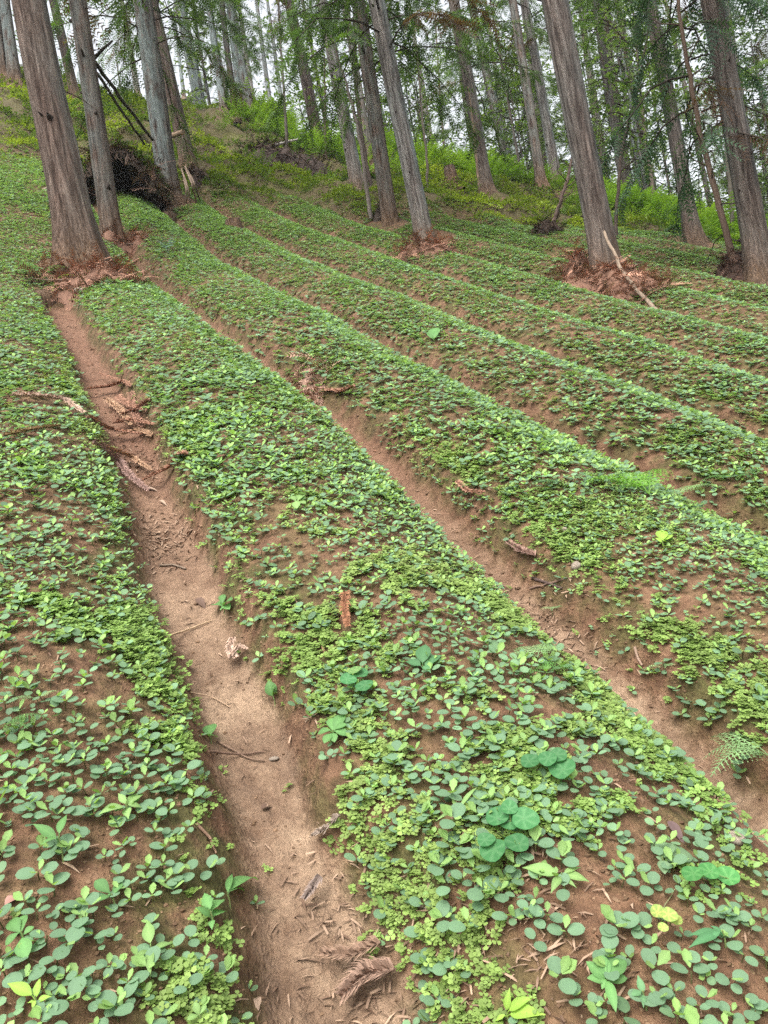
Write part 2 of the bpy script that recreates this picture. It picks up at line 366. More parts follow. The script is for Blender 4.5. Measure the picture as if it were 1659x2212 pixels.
# ------------------------------------------------------------------ the hillside
def make_ground():
    th = np.r_[np.linspace(-180, -60, 50)[:-1], np.linspace(-60, -42, 46)[:-1], np.linspace(-42, 42, 400)[:-1], np.linspace(42, 60, 46)[:-1], np.linspace(60, 180, 50)]
    r = np.r_[0.02, np.linspace(0.2, 0.7, 10)[:-1], np.geomspace(0.7, 12, 480)[:-1], np.geomspace(12, 95, 170)]
    TH, RR = np.meshgrid(R(1)*th, r, indexing='ij'); x = (RR*np.sin(TH)).ravel(); y = (RR*np.cos(TH)).ravel()
    z, fl, ri, up, ad, idx, bm = zones(x, y)
    nr = len(r); i = np.arange(len(th)-1)[:, None]*nr; j = np.arange(nr-1)[None]
    a = (i+j).ravel(); F = np.c_[a, a+nr, a+nr+1, a+1]
    moss = np.clip(np.exp(-((ad-0.2)/0.1)**2)*bm + 0.35*bm + up*0.7, 0, 1)
    mb = MB(); mb.add(np.c_[x, y, z], F, np.c_[fl, up, moss]); return mb.build('ground', M_GROUND)
tag(make_ground(), 'bare brown soil hillside shaped into parallel planting beds and furrows', 'hillside', None, 'structure')
# ------------------------------------------------------------------ trees
def profile(z, r0, r1, H, flare, fl_h): return r1+(r0-r1)*(1-z/H) + flare*np.exp(-z/fl_h)
def trunk_mesh(seed, r0, H, taper=0.55, flare=0.1, fl_h=0.22, lobes=5, k=40, nz=70, ridge=0.035, lichen_dir=2.6, bend=0.05, kmax=4.5):
    """tapered trunk with buttressed foot, bark ridges and a lichen side; local z runs up the trunk"""
    z = np.r_[np.linspace(-0.6, 0.8, nz//3)[:-1], np.linspace(0.8, kmax, nz-nz//3)[:-1], np.linspace(kmax, H, 8)] if H > kmax else np.linspace(-0.4, H, nz//2)
    th = np.linspace(0, 2*math.pi, k, endpoint=False); Z, T = np.meshgrid(z, th, indexing='ij')
    zz = np.clip(Z, 0, None); r = r0*(1-taper*zz/H)
    lb = 0.55+0.45*np.cos(T*lobes+seed+1.2*np.sin(T+seed))
    r = r + flare*np.exp(-np.clip(Z+0.15, -0.3, None)/fl_h)*(0.35+lb)
    u = T/(2*math.pi)
    nr = vn(u*24+0.5*zz*0, zz*0.9+seed*3, seed, 24)-0.5
    n2 = vn(u*8, zz*0.7+seed, seed+5, 8)-0.5
    r = r*(1+2*ridge*nr+1.6*ridge*n2)
    bx = bend*fbm(z*0.35, z*0+seed, seed+9, 2); by = bend*fbm(z*0.35, z*0+seed+50, seed+11, 2); b0 = np.interp(0, z, bx), np.interp(0, z, by)
    V = np.stack([r*np.cos(T)+(bx-b0[0])[:, None], r*np.sin(T)+(by-b0[1])[:, None], Z], -1).reshape(-1, 3)
    i = np.arange(len(z)-1)[:, None]*k; j = np.arange(k)[None]; a = (i+j).ravel(); b = (i+(j+1) % k).ravel()
    lich = np.clip(0.5+0.6*np.cos(T-lichen_dir), 0, 1)*sst(-0.05, 0.7, Z)
    foot = np.exp(-np.clip(Z, 0, None)/0.3)
    mb = MB(); mb.add(V, np.c_[a, b, b+k, a+k], np.stack([lich, foot, Z*0], -1).reshape(-1, 3)); return mb
def spray(rg, L=0.3, n=8, wl=0.065, ww=0.013, c=(0.04, 0.09, 0.03), droop=0.25):
    mb = MB(); c = np.array(c)
    for k in range(n):
        t = (k+0.6)/n; b = np.array([L*t, 0, -droop*L*t*t])
        for sg in (-1, 1):
            d = np.array([0.75, sg*(0.75+0.2*rg.random()), -0.15+0.3*(rg.random()-0.5)]); d /= np.linalg.norm(d)
            l = wl*(0.75+0.5*rg.random())*(1.1-0.5*t); sdv = np.array([d[1], -d[0], 0])*ww*0.5
            mb.add([b+sdv, b-sdv, b+d*l], [(0, 1, 2)], c*(0.8+0.4*rg.random()))
    return mb
def crown_mesh(seed, h0, h1, nb, Lb, sprays=16, dead=0.12, green=((0.045, 0.095, 0.03), (0.12, 0.21, 0.05)), droop=0.35, bare=5, hb=1.2, ss=1.0, r_tr=0.1):
    rg = np.random.default_rng(seed); mb = MB()
    tms = [spray(rg, 0.30*ss, 8, 0.075*ss, 0.017*ss, (1, 1, 1)) for _ in range(4)]
    for k in range(nb+bare):
        isb = k >= nb
        f = (k+rg.random())/nb if not isb else rg.random()
        h = h0+(h1-h0)*f if not isb else h0*0.35+rg.random()*h0*0.75
        az = k*2.39996+rg.random()*0.9; L = Lb*(1-0.65*f)*(0.65+0.6*rg.random()) if not isb else hb*(0.3+0.8*rg.random())
        d = np.array([math.cos(az), math.sin(az), 0]); t = np.linspace(0, 1, 6)
        up0 = 0.25 if not isb else 0.1-0.5*rg.random()
        P = np.outer(t*L, d); P[:, 2] = h+L*(up0*t-droop*t*t*1.6); P[1:, :2] += (rg.random((5, 2))-0.5)*0.07*L
        tube(mb, P, np.linspace(0.010+0.004*L, 0.003, 6) if not isb else np.linspace(0.007+0.002*L, 0.003, 6), (0.075, 0.055, 0.042), 4, False)
        if isb: continue
        isd = rg.random() < (dead*2.4 if f < 0.25 else dead*0.25)
        n = int(sprays*(0.6+0.5*L/Lb)); tt = 0.15+0.85*np.sqrt(rg.random(n)); pos = np.stack([np.interp(tt, t, P[:, q]) for q in range(3)], -1)
        ang = az+np.where(rg.random(n) < 0.5, 1, -1)*(0.25+1.1*rg.random(n)); pit = -0.15-0.9*rg.random(n)*droop*2
        rol = (rg.random(n)-0.5)*1.6
        X = np.stack([np.cos(ang)*np.cos(pit), np.sin(ang)*np.cos(pit), np.sin(pit)], -1)
        Y = np.stack([-np.sin(ang), np.cos(ang), 0*ang], -1); Zv = np.cross(X, Y)
        Y2 = Y*np.cos(rol)[:, None]+Zv*np.sin(rol)[:, None]; Z2 = np.cross(X, Y2)
        M = np.stack([X, Y2, Z2], -1)*(0.7+0.7*rg.random(n))[:, None, None]
        g = rg.random((n, 1))**1.3; tint = np.array(green[0])*(1-g)+np.array(green[1])*g
        if isd: tint = np.array((0.11, 0.062, 0.035))*(0.7+0.6*rg.random((n, 1)))
        w_ = rg.integers(0, 4, n)
        for q in range(4): mb.scatter(tms[q], pos[w_ == q], M[w_ == q], tint[w_ == q])
    return mb
def leafy_mesh(seed, h0, h1, rad, nb, nl, lsize, cols, stem_r):
    """crown of a broad-leaved sapling: thin limbs and single leaves"""
    rg = np.random.default_rng(seed); mb = MB()
    lf = MB(); dleaf(lf, (0, 0, 0), (1, 0, 0), (0, 0, 1), 1, 0.5, (1, 1, 1)); lf.V[0][2, 2] -= 0.12
    for k in range(nb):
        f = (k+rg.random())/nb; h = h0+(h1-h0)*f; az = k*2.4+rg.random(); L = rad*(0.5+0.6*rg.random())*(1-0.5*abs(f-0.4))
        t = np.linspace(0, 1, 5); P = np.outer(t*L, (math.cos(az), math.sin(az), 0)); P[:, 2] = h+L*(0.5*t-0.25*t*t); P[1:] += (rg.random((4, 3))-0.5)*0.12*L
        tube(mb, P, np.linspace(stem_r*0.5, 0.003, 5), (0.07, 0.055, 0.04), 4, False)
        n = nl; tt = 0.2+0.8*rg.random(n); pos = np.stack([np.interp(tt, t, P[:, q]) for q in range(3)], -1)+(rg.random((n, 3))-0.5)*np.array([0.5, 0.5, 0.35])*L*0.6
        M = rotz(n, rg, 0.7, lsize*(0.6+0.8*rg.random(n))); g = rg.random((n, 1)); tint = np.array(cols[0])*(1-g)+np.array(cols[1])*g
        mb.scatter(lf, pos, M, tint)
    return mb
def orient(base, top):
    d = (Vector(top)-Vector(base)).normalized(); return d.to_track_quat('Z', 'Y').to_euler()
CROWNS = [crown_mesh(100+k, 3.7+0.25*k, 7.5, 24, 2.1, 30, 0.12, bare=4, hb=0.5).mesh('crown', M_FOL, False) for k in range(4)]
LOWCROWN = [crown_mesh(130+k, 2.35+0.35*k, 6.0, 30, 1.9, 38, 0.05, droop=0.45, bare=4, hb=0.5).mesh('crown', M_FOL, False) for k in range(2)]
def stubs(root, seed, n, r0, H, lo, hi, parent_mat, taper):
    rg = np.random.default_rng(seed)
    for k in range(n):
        z = lo+(hi-lo)*(k+rg.random())/n; az = rg.random()*2*math.pi if rg.random() < 0.3 else -math.pi/2+(rg.random()-0.5)*2.4
        r = r0*(1-taper*z/H)*0.94; d = np.array([math.cos(az), math.sin(az), 0.25+0.3*rg.random()]); L = 0.02+0.06*rg.random()**2
        mb = MB(); P0 = np.array([math.cos(az)*r, math.sin(az)*r, z]); s_ = 0.3+0.5*rg.random()**1.5
        tube(mb, [P0-d*0.05, P0, P0+d*L*0.6, P0+d*L], [0.05*s_, 0.038*s_, 0.02*s_, 0.008*s_], (0.035, 0.025, 0.02), 7, True, 0.5, rg)
        mb.build('branch_stub', M_WOOD, root)
def conifer(bx, by, tx, ty, wpx, bark, label, seed, crown=None, t=None, H=13.0, flare=0.1, ns=8, taper=0.55, group=None, crown_turn=0, name='conifer_tree', **kw):
    if t is None: p, t = hit(bx, by)
    else: p = Vector(pt(bx, by, t))
    q = ray(tx, ty); s_ = p.y/q[1]; top = Vector(q*s_)+Vector((0, 0, H_CAM))
    r0 = wpx/2/FPX*t
    root = empty(name, p, orient(p, top)); tag(root, label, 'tree', group)
    trunk_mesh(seed, r0, H, taper, flare, **kw).build('trunk', bark, root)
    if crown is not None:
        c = bpy.data.objects.new('crown', crown); COL.objects.link(c); c.parent = root; c.rotation_euler.z = crown_turn
    vis = min(H, (top-p).length*1.05)
    if ns: stubs(root, seed+7, ns, r0, H, 0.35, max(vis, 1.2), bark, taper)
    return root, p, t
KEY = []
def key(*a, **k): KEY.append(conifer(*a, **k)); return KEY[-1]
key(180, 580, 65, 0, 83, M_BARK_RED, 'thickest reddish conifer with peeling ridged bark, rising beside the head of the bare path', 1, CROWNS[0], flare=0.2, ns=9, ridge=0.075, taper=0.7, fl_h=0.3, k=72, nz=130, bend=0.04)
key(244, 518, 165, 0, 42, M_BARK_RED, 'slim brown conifer standing just behind the thick peeling trunk, with a broken limb', 2, CROWNS[1], flare=0.06, ns=10, taper=0.5)
key(370, 440, 302, 0, 46, M_BARK_GREY, 'dark grey conifer with flared pale root foot beside the black hollow', 3, LOWCROWN[0], flare=0.13, ns=9, taper=0.55, crown_turn=1.0)
key(407, 358, 333, 0, 31, M_BARK_RED, 'conifer half hidden behind the dark grey trunk, sawn log stub on its side', 4, LOWCROWN[1], ns=6, crown_turn=2.0)
key(690, 315, 623, 5, 26, M_BARK_DARK, 'dark slanting conifer rising from behind the brush pile', 5, CROWNS[2], ns=7)
key(773, 405, 700, 50, 30, M_BARK_LICH, 'pale lichen covered conifer with a bare scraped patch at its foot', 6, CROWNS[3], ns=7, flare=0.06)
key(843, 480, 776, 33, 34, M_BARK_RED, 'reddish brown conifer with grey left edge, next to the grey lichened trunk', 7, LOWCROWN[0], ns=9, flare=0.05, crown_turn=4)
key(920, 524, 815, 0, 39, M_BARK_LICH, 'blue grey lichened conifer with dark knots, foot ringed by brown litter', 8, LOWCROWN[1], ns=11, flare=0.06, taper=0.35)
key(1053, 417, 983, 33, 28, M_BARK_GREY, 'brown grey conifer with wide dark foot on bare earth, thin stem beside it', 9, LOWCROWN[0], ns=6, flare=0.13, crown_turn=2.6)
key(1313, 596, 1203, 0, 58, M_BARK_GREY, 'stout grey brown conifer with a pale pole leaning on it and litter heap below', 10, CROWNS[2], ns=15, flare=0.12, taper=0.35, k=52, nz=90)
key(1645, 597, 1536, 0, 54, M_BARK_GREY, 'big grey conifer at the right edge with pale bare root foot', 11, CROWNS[0], ns=12, flare=0.16, taper=0.7, k=52, nz=90, crown_turn=3)
key(1499, 522, 1440, 207, 32, M_BARK_GREY, 'grey conifer with brown torn root base behind the leaning sapling', 12, CROWNS[1], ns=6, flare=0.13, crown_turn=1)
key(1169, 397, 1116, 67, 21, M_BARK_RED, 'left of the twin conifers in the fern bank, brownish', 13, CROWNS[3], ns=6, crown_turn=5)
key(1203, 390, 1143, 67, 22, M_BARK_LICH, 'right of the twin conifers in the fern bank, paler grey', 14, CROWNS[1], ns=5, crown_turn=2)
key(1353, 432, 1299, 83, 19, M_BARK_DARK, 'dark footed conifer rising from the ferns behind the pole supported trunk', 15, CROWNS[2], ns=5, crown_turn=2)
key(33, 178, 17, 50, 25, M_BARK_GREY, 'grey conifer on the upper slope at the left edge of the photo', 16, CROWNS[0], ns=4, crown_turn=2)
key(8, 165, -6, 50, 17, M_BARK_RED, 'thin brown conifer cut by the left edge of the photo', 17, CROWNS[1], ns=2)
key(165, 215, 137, 100, 20, M_BARK_DARK, 'dark brown conifer seen between the two leftmost big trunks', 18, CROWNS[2], ns=3)
key(298, 206, 280, 100, 13, M_BARK_RED, 'thin tan conifer left of the dark grey trunk on the upper slope', 19, CROWNS[3], ns=2)
key(484, 240, 462, 90, 15, M_BARK_LICH, 'lone pale conifer on the crest at the edge of the bright sky gap', 20, CROWNS[1], ns=4, crown_turn=3)
key(507, 236, 490, 95, 14, M_BARK_RED, 'tan trunk, first in the crest clump of four conifers', 21, CROWNS[2], ns=3)
key(521, 240, 501, 75, 13, M_BARK_LICH, 'narrow blue grey trunk, second in the crest clump of four conifers', 22, CROWNS[3], ns=3)
key(541, 252, 510, 50, 20, M_BARK_GREY, 'widest grey trunk in the crest clump of four conifers', 23, CROWNS[0], ns=5)
key(552, 248, 524, 57, 12, M_BARK_RED, 'last brown trunk in the crest clump of four conifers', 24, CROWNS[1], ns=3)
key(587, 252, 560, 50, 11, M_BARK_GREY, 'thin pale conifer standing in the ferns right of the crest clump', 25, CROWNS[0], ns=3, crown_turn=1)
key(613, 258, 592, 110, 10, M_BARK_GREY, 'thin conifer in the ferns midway between crest clump and dark slanting trunk', 26, CROWNS[3], ns=3, crown_turn=4)
key(935, 338, 907, 160, 14, M_BARK_RED, 'pinkish thin conifer at the fern edge right of the lichened trunk', 27, CROWNS[2], ns=3, crown_turn=4)
key(800, 350, 765, 130, 18, M_BARK_RED, 'purplish brown conifer in the ferns behind the reddish trunk', 28, CROWNS[1], ns=3, flare=0.1, crown_turn=4)
key(1100, 352, 1075, 180, 14, M_BARK_RED, 'pinkish conifer beyond the ferns left of the twin conifers', 29, CROWNS[1], ns=2, crown_turn=4)
key(1112, 356, 1088, 180, 12, M_BARK_LICH, 'pale knotty conifer right beside the pinkish one beyond the ferns', 30, CROWNS[2], ns=2, crown_turn=1)
key(397, 206, 387, 117, 9, M_BARK_LICH, 'thin pale conifer in the bright sky gap on the crest', 31, None, ns=1, H=7, fl_h=0.1, flare=0.03)

# saplings: thin stems
def sapling(px, wpx, label, seed, crown=None, t=None, mat_=M_WOOD, c=(0.13, 0.10, 0.08), name='sapling', rough=0.25, crown_z=0.0, cat='sapling', group=None):
    """stem through a list of pixels, all at the depth of its foot"""
    if t is None: p, t = hit(*px[0])
    else: p = Vector(pt(*px[0], t))
    root = empty(name, p); tag(root, label, cat, group); rg = np.random.default_rng(seed)
    P = [np.array((0, 0, -0.25))]
    dy = 0.0
    for (a, b) in px:
        q = ray(a, b); P.append(q*p.y/q[1]+np.array([0, 0, H_CAM])-np.array(p)+np.array([0, (rg.random()-0.5)*0.1, 0]))
    P = np.array(P); s_ = np.r_[0, np.cumsum(np.linalg.norm(np.diff(P, axis=0), axis=1))]; ts = np.linspace(0, s_[-1], 26)
    Q = np.stack([np.interp(ts, s_, P[:, k]) for k in range(3)], -1)
    ker = np.array([1, 2, 1])/4
    for _ in range(3): Q[1:-1] = Q[:-2]*ker[0]+Q[1:-1]*ker[1]+Q[2:]*ker[2]
    Q[2:-1] += (rg.random((23, 3))-0.5)*0.02
    r0 = wpx/2/FPX*t; mb = MB(); tube(mb, Q, np.linspace(r0*1.25, r0*0.55, 26), c, 8, True, rough, rg)
    for k in range(10):
        i = rg.integers(9, 25); az = rg.random()*6.3; L = (0.15+0.5*rg.random())*min(1, t/12+0.3); b = Q[i]
        tube(mb, [b, b+np.array([math.cos(az), math.sin(az), 0.5])*L*0.5, b+np.array([math.cos(az+0.3), math.sin(az+0.3), 0.75])*L], [r0*0.3, r0*0.2, 0.003], np.array(c)*0.8, 4, False)
    mb.build('trunk', mat_, root)
    if crown is not None:
        o = bpy.data.objects.new('crown', crown); COL.objects.link(o); o.parent = root
        m = Q[13]; d = Vector(Q[-1]-Q[8]).normalized(); o.rotation_euler = d.to_track_quat('Z', 'Y').to_euler(); o.location = Vector(Q[8])-d*float(s_[-1])*8/25
    return root
DK = (0.075, 0.055, 0.045)
FIRS = [crown_mesh(160+k, 1.7, 4.8, 26, 1.2, 24, 0.3, ((0.04, 0.095, 0.055), (0.09, 0.17, 0.09)), 0.6, 6, 0.6, 1.0).mesh('crown', M_FOL, False) for k in range(2)]
YG = ((0.10, 0.19, 0.035), (0.22, 0.34, 0.06)); MG = ((0.07, 0.13, 0.04), (0.15, 0.24, 0.07)); PG = ((0.15, 0.23, 0.11), (0.28, 0.37, 0.2))
LEAFY = [leafy_mesh(180+k, 1.6, 5.0, 1.25, 26, 42, 0.085, (YG, MG)[k % 2], 0.03).mesh('crown', M_FOL, False) for k in range(4)]
sapling([(1597, 588), (1588, 565), (1569, 515), (1519, 300), (1473, 83), (1455, -60)], 13, 'leaning brown fir sapling curving out of the litter beside the right edge trunk', 1, FIRS[0], c=(0.14, 0.095, 0.07))
sapling([(1583, 520), (1580, 440), (1571, 333), (1560, 200), (1548, 60)], 9, 'thin grey sapling just right of the leaning fir sapling', 2, None, c=(0.13, 0.115, 0.09))
sapling([(1413, 447), (1404, 370), (1393, 283), (1380, 150), (1366, 20)], 7, 'thin pale sapling in the ferns right of the pole supported trunk', 3, LEAFY[0])
sapling([(1330, 512), (1334, 440), (1340, 350), (1352, 280), (1380, 190), (1400, 60)], 7, 'crooked dark sapling close behind the pole supported trunk', 4, LEAFY[1], c=DK)
sapling([(620, 345), (617, 260), (614, 200), (606, 90), (600, -30)], 6, 'thin dark stem growing in front of the brush pile', 5, None, c=(0.1, 0.085, 0.07))
sapling([(706, 345), (703, 300), (703, 220), (700, 120)], 5, 'brown dead stem right of the dark slanting trunk', 6, None, c=(0.09, 0.06, 0.045))
sapling([(802, 475), (797, 440), (789, 400), (785, 340), (770, 260), (745, 170), (715, 80)], 8, 'crooked pale stem entwined beside the scraped lichen trunk', 7, None, c=(0.2, 0.17, 0.15))
sapling([(800, 400), (792, 360), (775, 250), (768, 160), (766, 40), (762, -40)], 9, 'dark branching sapling between the scraped trunk and the reddish trunk', 8, LEAFY[2], c=DK)
sapling([(922, 405), (924, 370), (918, 300), (910, 230), (900, 100)], 5, 'thin crooked stem right of the blue grey lichened trunk', 9, None, c=(0.12, 0.10, 0.08))
sapling([(958, 350), (960, 320), (953, 240), (945, 120), (940, 30)], 5, 'thin brown stem above the small dark stump in the ferns', 10, LEAFY[3], c=(0.12, 0.085, 0.065))
sapling([(1036, 420), (1030, 360), (1024, 280), (1010, 190)], 5, 'straight tan stem in front of the wide footed conifer', 11, None, c=(0.2, 0.14, 0.1))
sapling([(1189, 492), (1200, 470), (1215, 420), (1230, 370), (1237, 330)], 9, 'broken brown sapling leaning right out of a torn root clump', 12, None, c=(0.13, 0.09, 0.075))
sapling([(264, 232), (263, 215), (258, 180), (252, 130)], 5, 'short pale stem standing right of the slim brown conifer', 13, None, c=(0.35, 0.33, 0.3))

# forest beyond the crest
TR = [trunk_mesh(300+k, 0.15, 12, 0.5, 0.04, 0.2, k=14, nz=24, ridge=0.04).mesh('trunk', (M_BARK_GREY, M_BARK_RED, M_BARK_LICH)[k % 3]) for k in range(6)]
BGC = [crown_mesh(320+k, 3.0+0.7*k, 10.5, 40, 2.0, 26, 0.05, ((0.07, 0.125, 0.05), (0.17, 0.26, 0.09)), 0.3, 6, 0.8, 1.2).mesh('crown', M_FOL, False) for k in range(4)]
LEAFB = [leafy_mesh(360+k, 0.5, 7.5, 2.0, 30, 46, 0.12, (YG, MG, PG)[k % 3], 0.04).mesh('crown', M_FOL, False) for k in range(3)]
STEM = trunk_mesh(390, 0.05, 6.5, 0.6, 0.02, 0.1, k=8, nz=20, ridge=0.05).mesh('trunk', M_BARK_GREY)
def forest():
    rg = np.random.default_rng(21); pts = [(k[1].x, k[1].y) for k in KEY]; n = 0; tries = 0
    while n < 112 and tries < 6000:
        tries += 1; az = R(-36+72*rg.random()); r = 23+40*rg.random()**0.9; x, y = r*math.sin(az), r*math.cos(az)
        if any((x-a)**2+(y-b)**2 < 2.6 for a, b in pts): continue
        a = math.degrees(az)
        if -16.2 < a < -12.6 and r < 80: continue
        if -20 < a < -9 and rg.random() < 0.6: continue
        if a < -22 and rg.random() < 0.35: continue
        pts.append((x, y)); n += 1; s_ = 0.75+0.6*rg.random()
        root = empty('conifer_tree', (x, y, gz(x, y)-0.1), ((rg.random()-0.5)*0.08, (rg.random()-0.5)*0.08, rg.random()*6.3)); root.scale = (s_, s_, 0.9+0.35*rg.random())
        side = 'right' if a > 8 else ('left' if a < -10 else 'mid')
        far = r > 40
        lab = {('left', 0): 'slender conifer among the thin trunks against the bright sky gap', ('left', 1): 'distant thin conifer showing between trunks at the bright sky gap',
               ('mid', 0): 'slender grey conifer in the wood just over the fern crest', ('mid', 1): 'distant thin conifer deep in the wood over the fern crest',
               ('right', 0): 'slender conifer in the leafy wood behind the descending fern bank', ('right', 1): 'distant pale conifer deep in the leafy wood behind the fern bank'}[(side, int(far))]
        tag(root, lab, 'tree', {'left': 'thin conifers by the bright sky gap', 'mid': 'conifers in the wood over the fern crest', 'right': 'conifers in the wood behind the fern bank'}[side]+(' far off' if far else ''))
        for nm, me in (('trunk', TR[rg.integers(0, 6)]), ('crown', BGC[rg.integers(0, 4)])):
            o = bpy.data.objects.new(nm, me); COL.objects.link(o); o.parent = root
    n = 0
    while n < 130:
        az = R(-20+54*rg.random()**0.75); a = math.degrees(az); r = 23+30*rg.random(); x, y = r*math.sin(az), r*math.cos(az)
        if -18 < a < -11: continue
        n += 1; s_ = 0.6+0.55*rg.random()
        root = empty('broadleaf_sapling', (x, y, gz(x, y)-0.1), (0, 0, rg.random()*6.3)); root.scale = (s_, s_, s_)
        k = rg.integers(0, 3)
        tag(root, ('yellow green leafy sapling in the understorey beyond the ferns', 'mid green leafy sapling in the understorey beyond the ferns', 'pale green leafy sapling in the understorey beyond the ferns')[k], 'sapling', ('yellow green', 'mid green', 'pale green')[k]+' saplings beyond the ferns')
        for nm, me in (('trunk', STEM), ('crown', LEAFB[k])):
            o = bpy.data.objects.new(nm, me); COL.objects.link(o); o.parent = root
forest()
# ------------------------------------------------------------------ seedlings
COT, TRU = np.array((0.175, 0.30, 0.17)), np.array((0.275, 0.45, 0.145))
def seedling_tm(seed, lod, big=1.0):
    rg = np.random.default_rng(seed); mb = MB(); a0 = rg.random()*6.3; hgt = 0.012+0.008*rg.random()
    rows = (7, 4, 0)[lod]
    if lod < 2: tube(mb, [(0, 0, -0.01), (0.001, 0, hgt*0.6), (0, 0, hgt)], 0.0011, (0.16, 0.16, 0.07), 4, False)
    for k in range(2):
        a = a0+k*math.pi+(rg.random()-0.5)*0.5; d = (math.cos(a), math.sin(a), 0.12+0.25*(rg.random()-0.3)); L = (0.019+0.005*rg.random())*big
        b = (math.cos(a)*0.003, math.sin(a)*0.003, hgt); c = COT*(0.85+0.3*rg.random())
        if lod < 2: leaf(mb, b, d, (0, 0, 1), L, L*0.86, c, rows+1, 0.1, 0.05, 'rnd', 0, 1.08)
        else: rleaf(mb, b, d, L, L*0.9, c)
    nt_ = rg.choice([0, 1, 2, 2, 2, 3])
    for k in range(nt_):
        a = a0+math.pi/2+k*math.pi*(0.97)+(rg.random()-0.5)*0.6; d = (math.cos(a), math.sin(a), (0.45+0.5*rg.random())*(1, 0.7, 0.4)[lod]); L = (0.012+0.012*rg.random())*big*(1, 0.95, 0.85)[lod]
        b = (math.cos(a)*0.002, math.sin(a)*0.002, hgt+0.003); c = TRU*(0.8+0.35*rg.random())
        if lod < 2: leaf(mb, b, d, (0, 0, 1), L, L*0.62, c, rows, 0.3, -0.12, 'ob', 0.09 if lod == 0 else 0, 1.2)
        else: rleaf(mb, b, d, L, L*0.68, c)
    return mb
def project(x, y, z):
    """photo pixel of world points"""
    zz = z-H_CAM; a = (x*cr-zz*sr)/y*FPX; b = (x*sr+zz*cr)/y*FPX
    return a+W0/2, H0/2-b
SG = 0.05   # how far beyond the frame the cover goes on, as a share of its width
def framed(x, y, z, m=0.35):
    px, py = project(x, y, z); return (y > 0.2) & (px > -W0*m) & (px < W0*(1+m)) & (py > -H0*0.3) & (py < H0*1.25)
def cand(u0, u1, v0, v1, sp, rg):
    gu, gv = np.meshgrid(np.arange(u0, u1, sp), np.arange(v0, v1, sp), indexing='ij')
    u = gu.ravel()+(rg.random(gu.size)-0.5)*sp*1.0; v = gv.ravel()+(rg.random(gu.size)-0.5)*sp*1.0
    x, y = xy(u, v); k = (y > 0.3) & (np.abs(x) < 0.95*y+0.5); return x[k], y[k]
TRUNKS = np.array([(k[1].x, k[1].y) for k in KEY[:12]])
def clear_of_trunks(x, y, rad=0.42):
    d = np.min(np.hypot(x[:, None]-TRUNKS[None, :, 0], y[:, None]-TRUNKS[None, :, 1]), 1); return d > rad
CLEAR = [(50, 872, 26), (100, 874, 26), (150, 888, 24), (185, 910, 20), (30, 960, 22), (80, 948, 22), (130, 940, 18), (225, 985, 22), (755, 1345, 30), (755, 1380, 22), (700, 1405, 50), (1450, 1800, 45), (660, 1440, 40)]
def cleared(x, y):
    """0 where a fallen branch or a scrape leaves the soil free of seedlings"""
    k = np.ones(len(x))
    for a, b, c in CLEAR:
        p, t = hit(a, b); k = np.where(np.hypot(x-p.x, y-p.y) < c/FPX*t, 0.12, k)
    return k
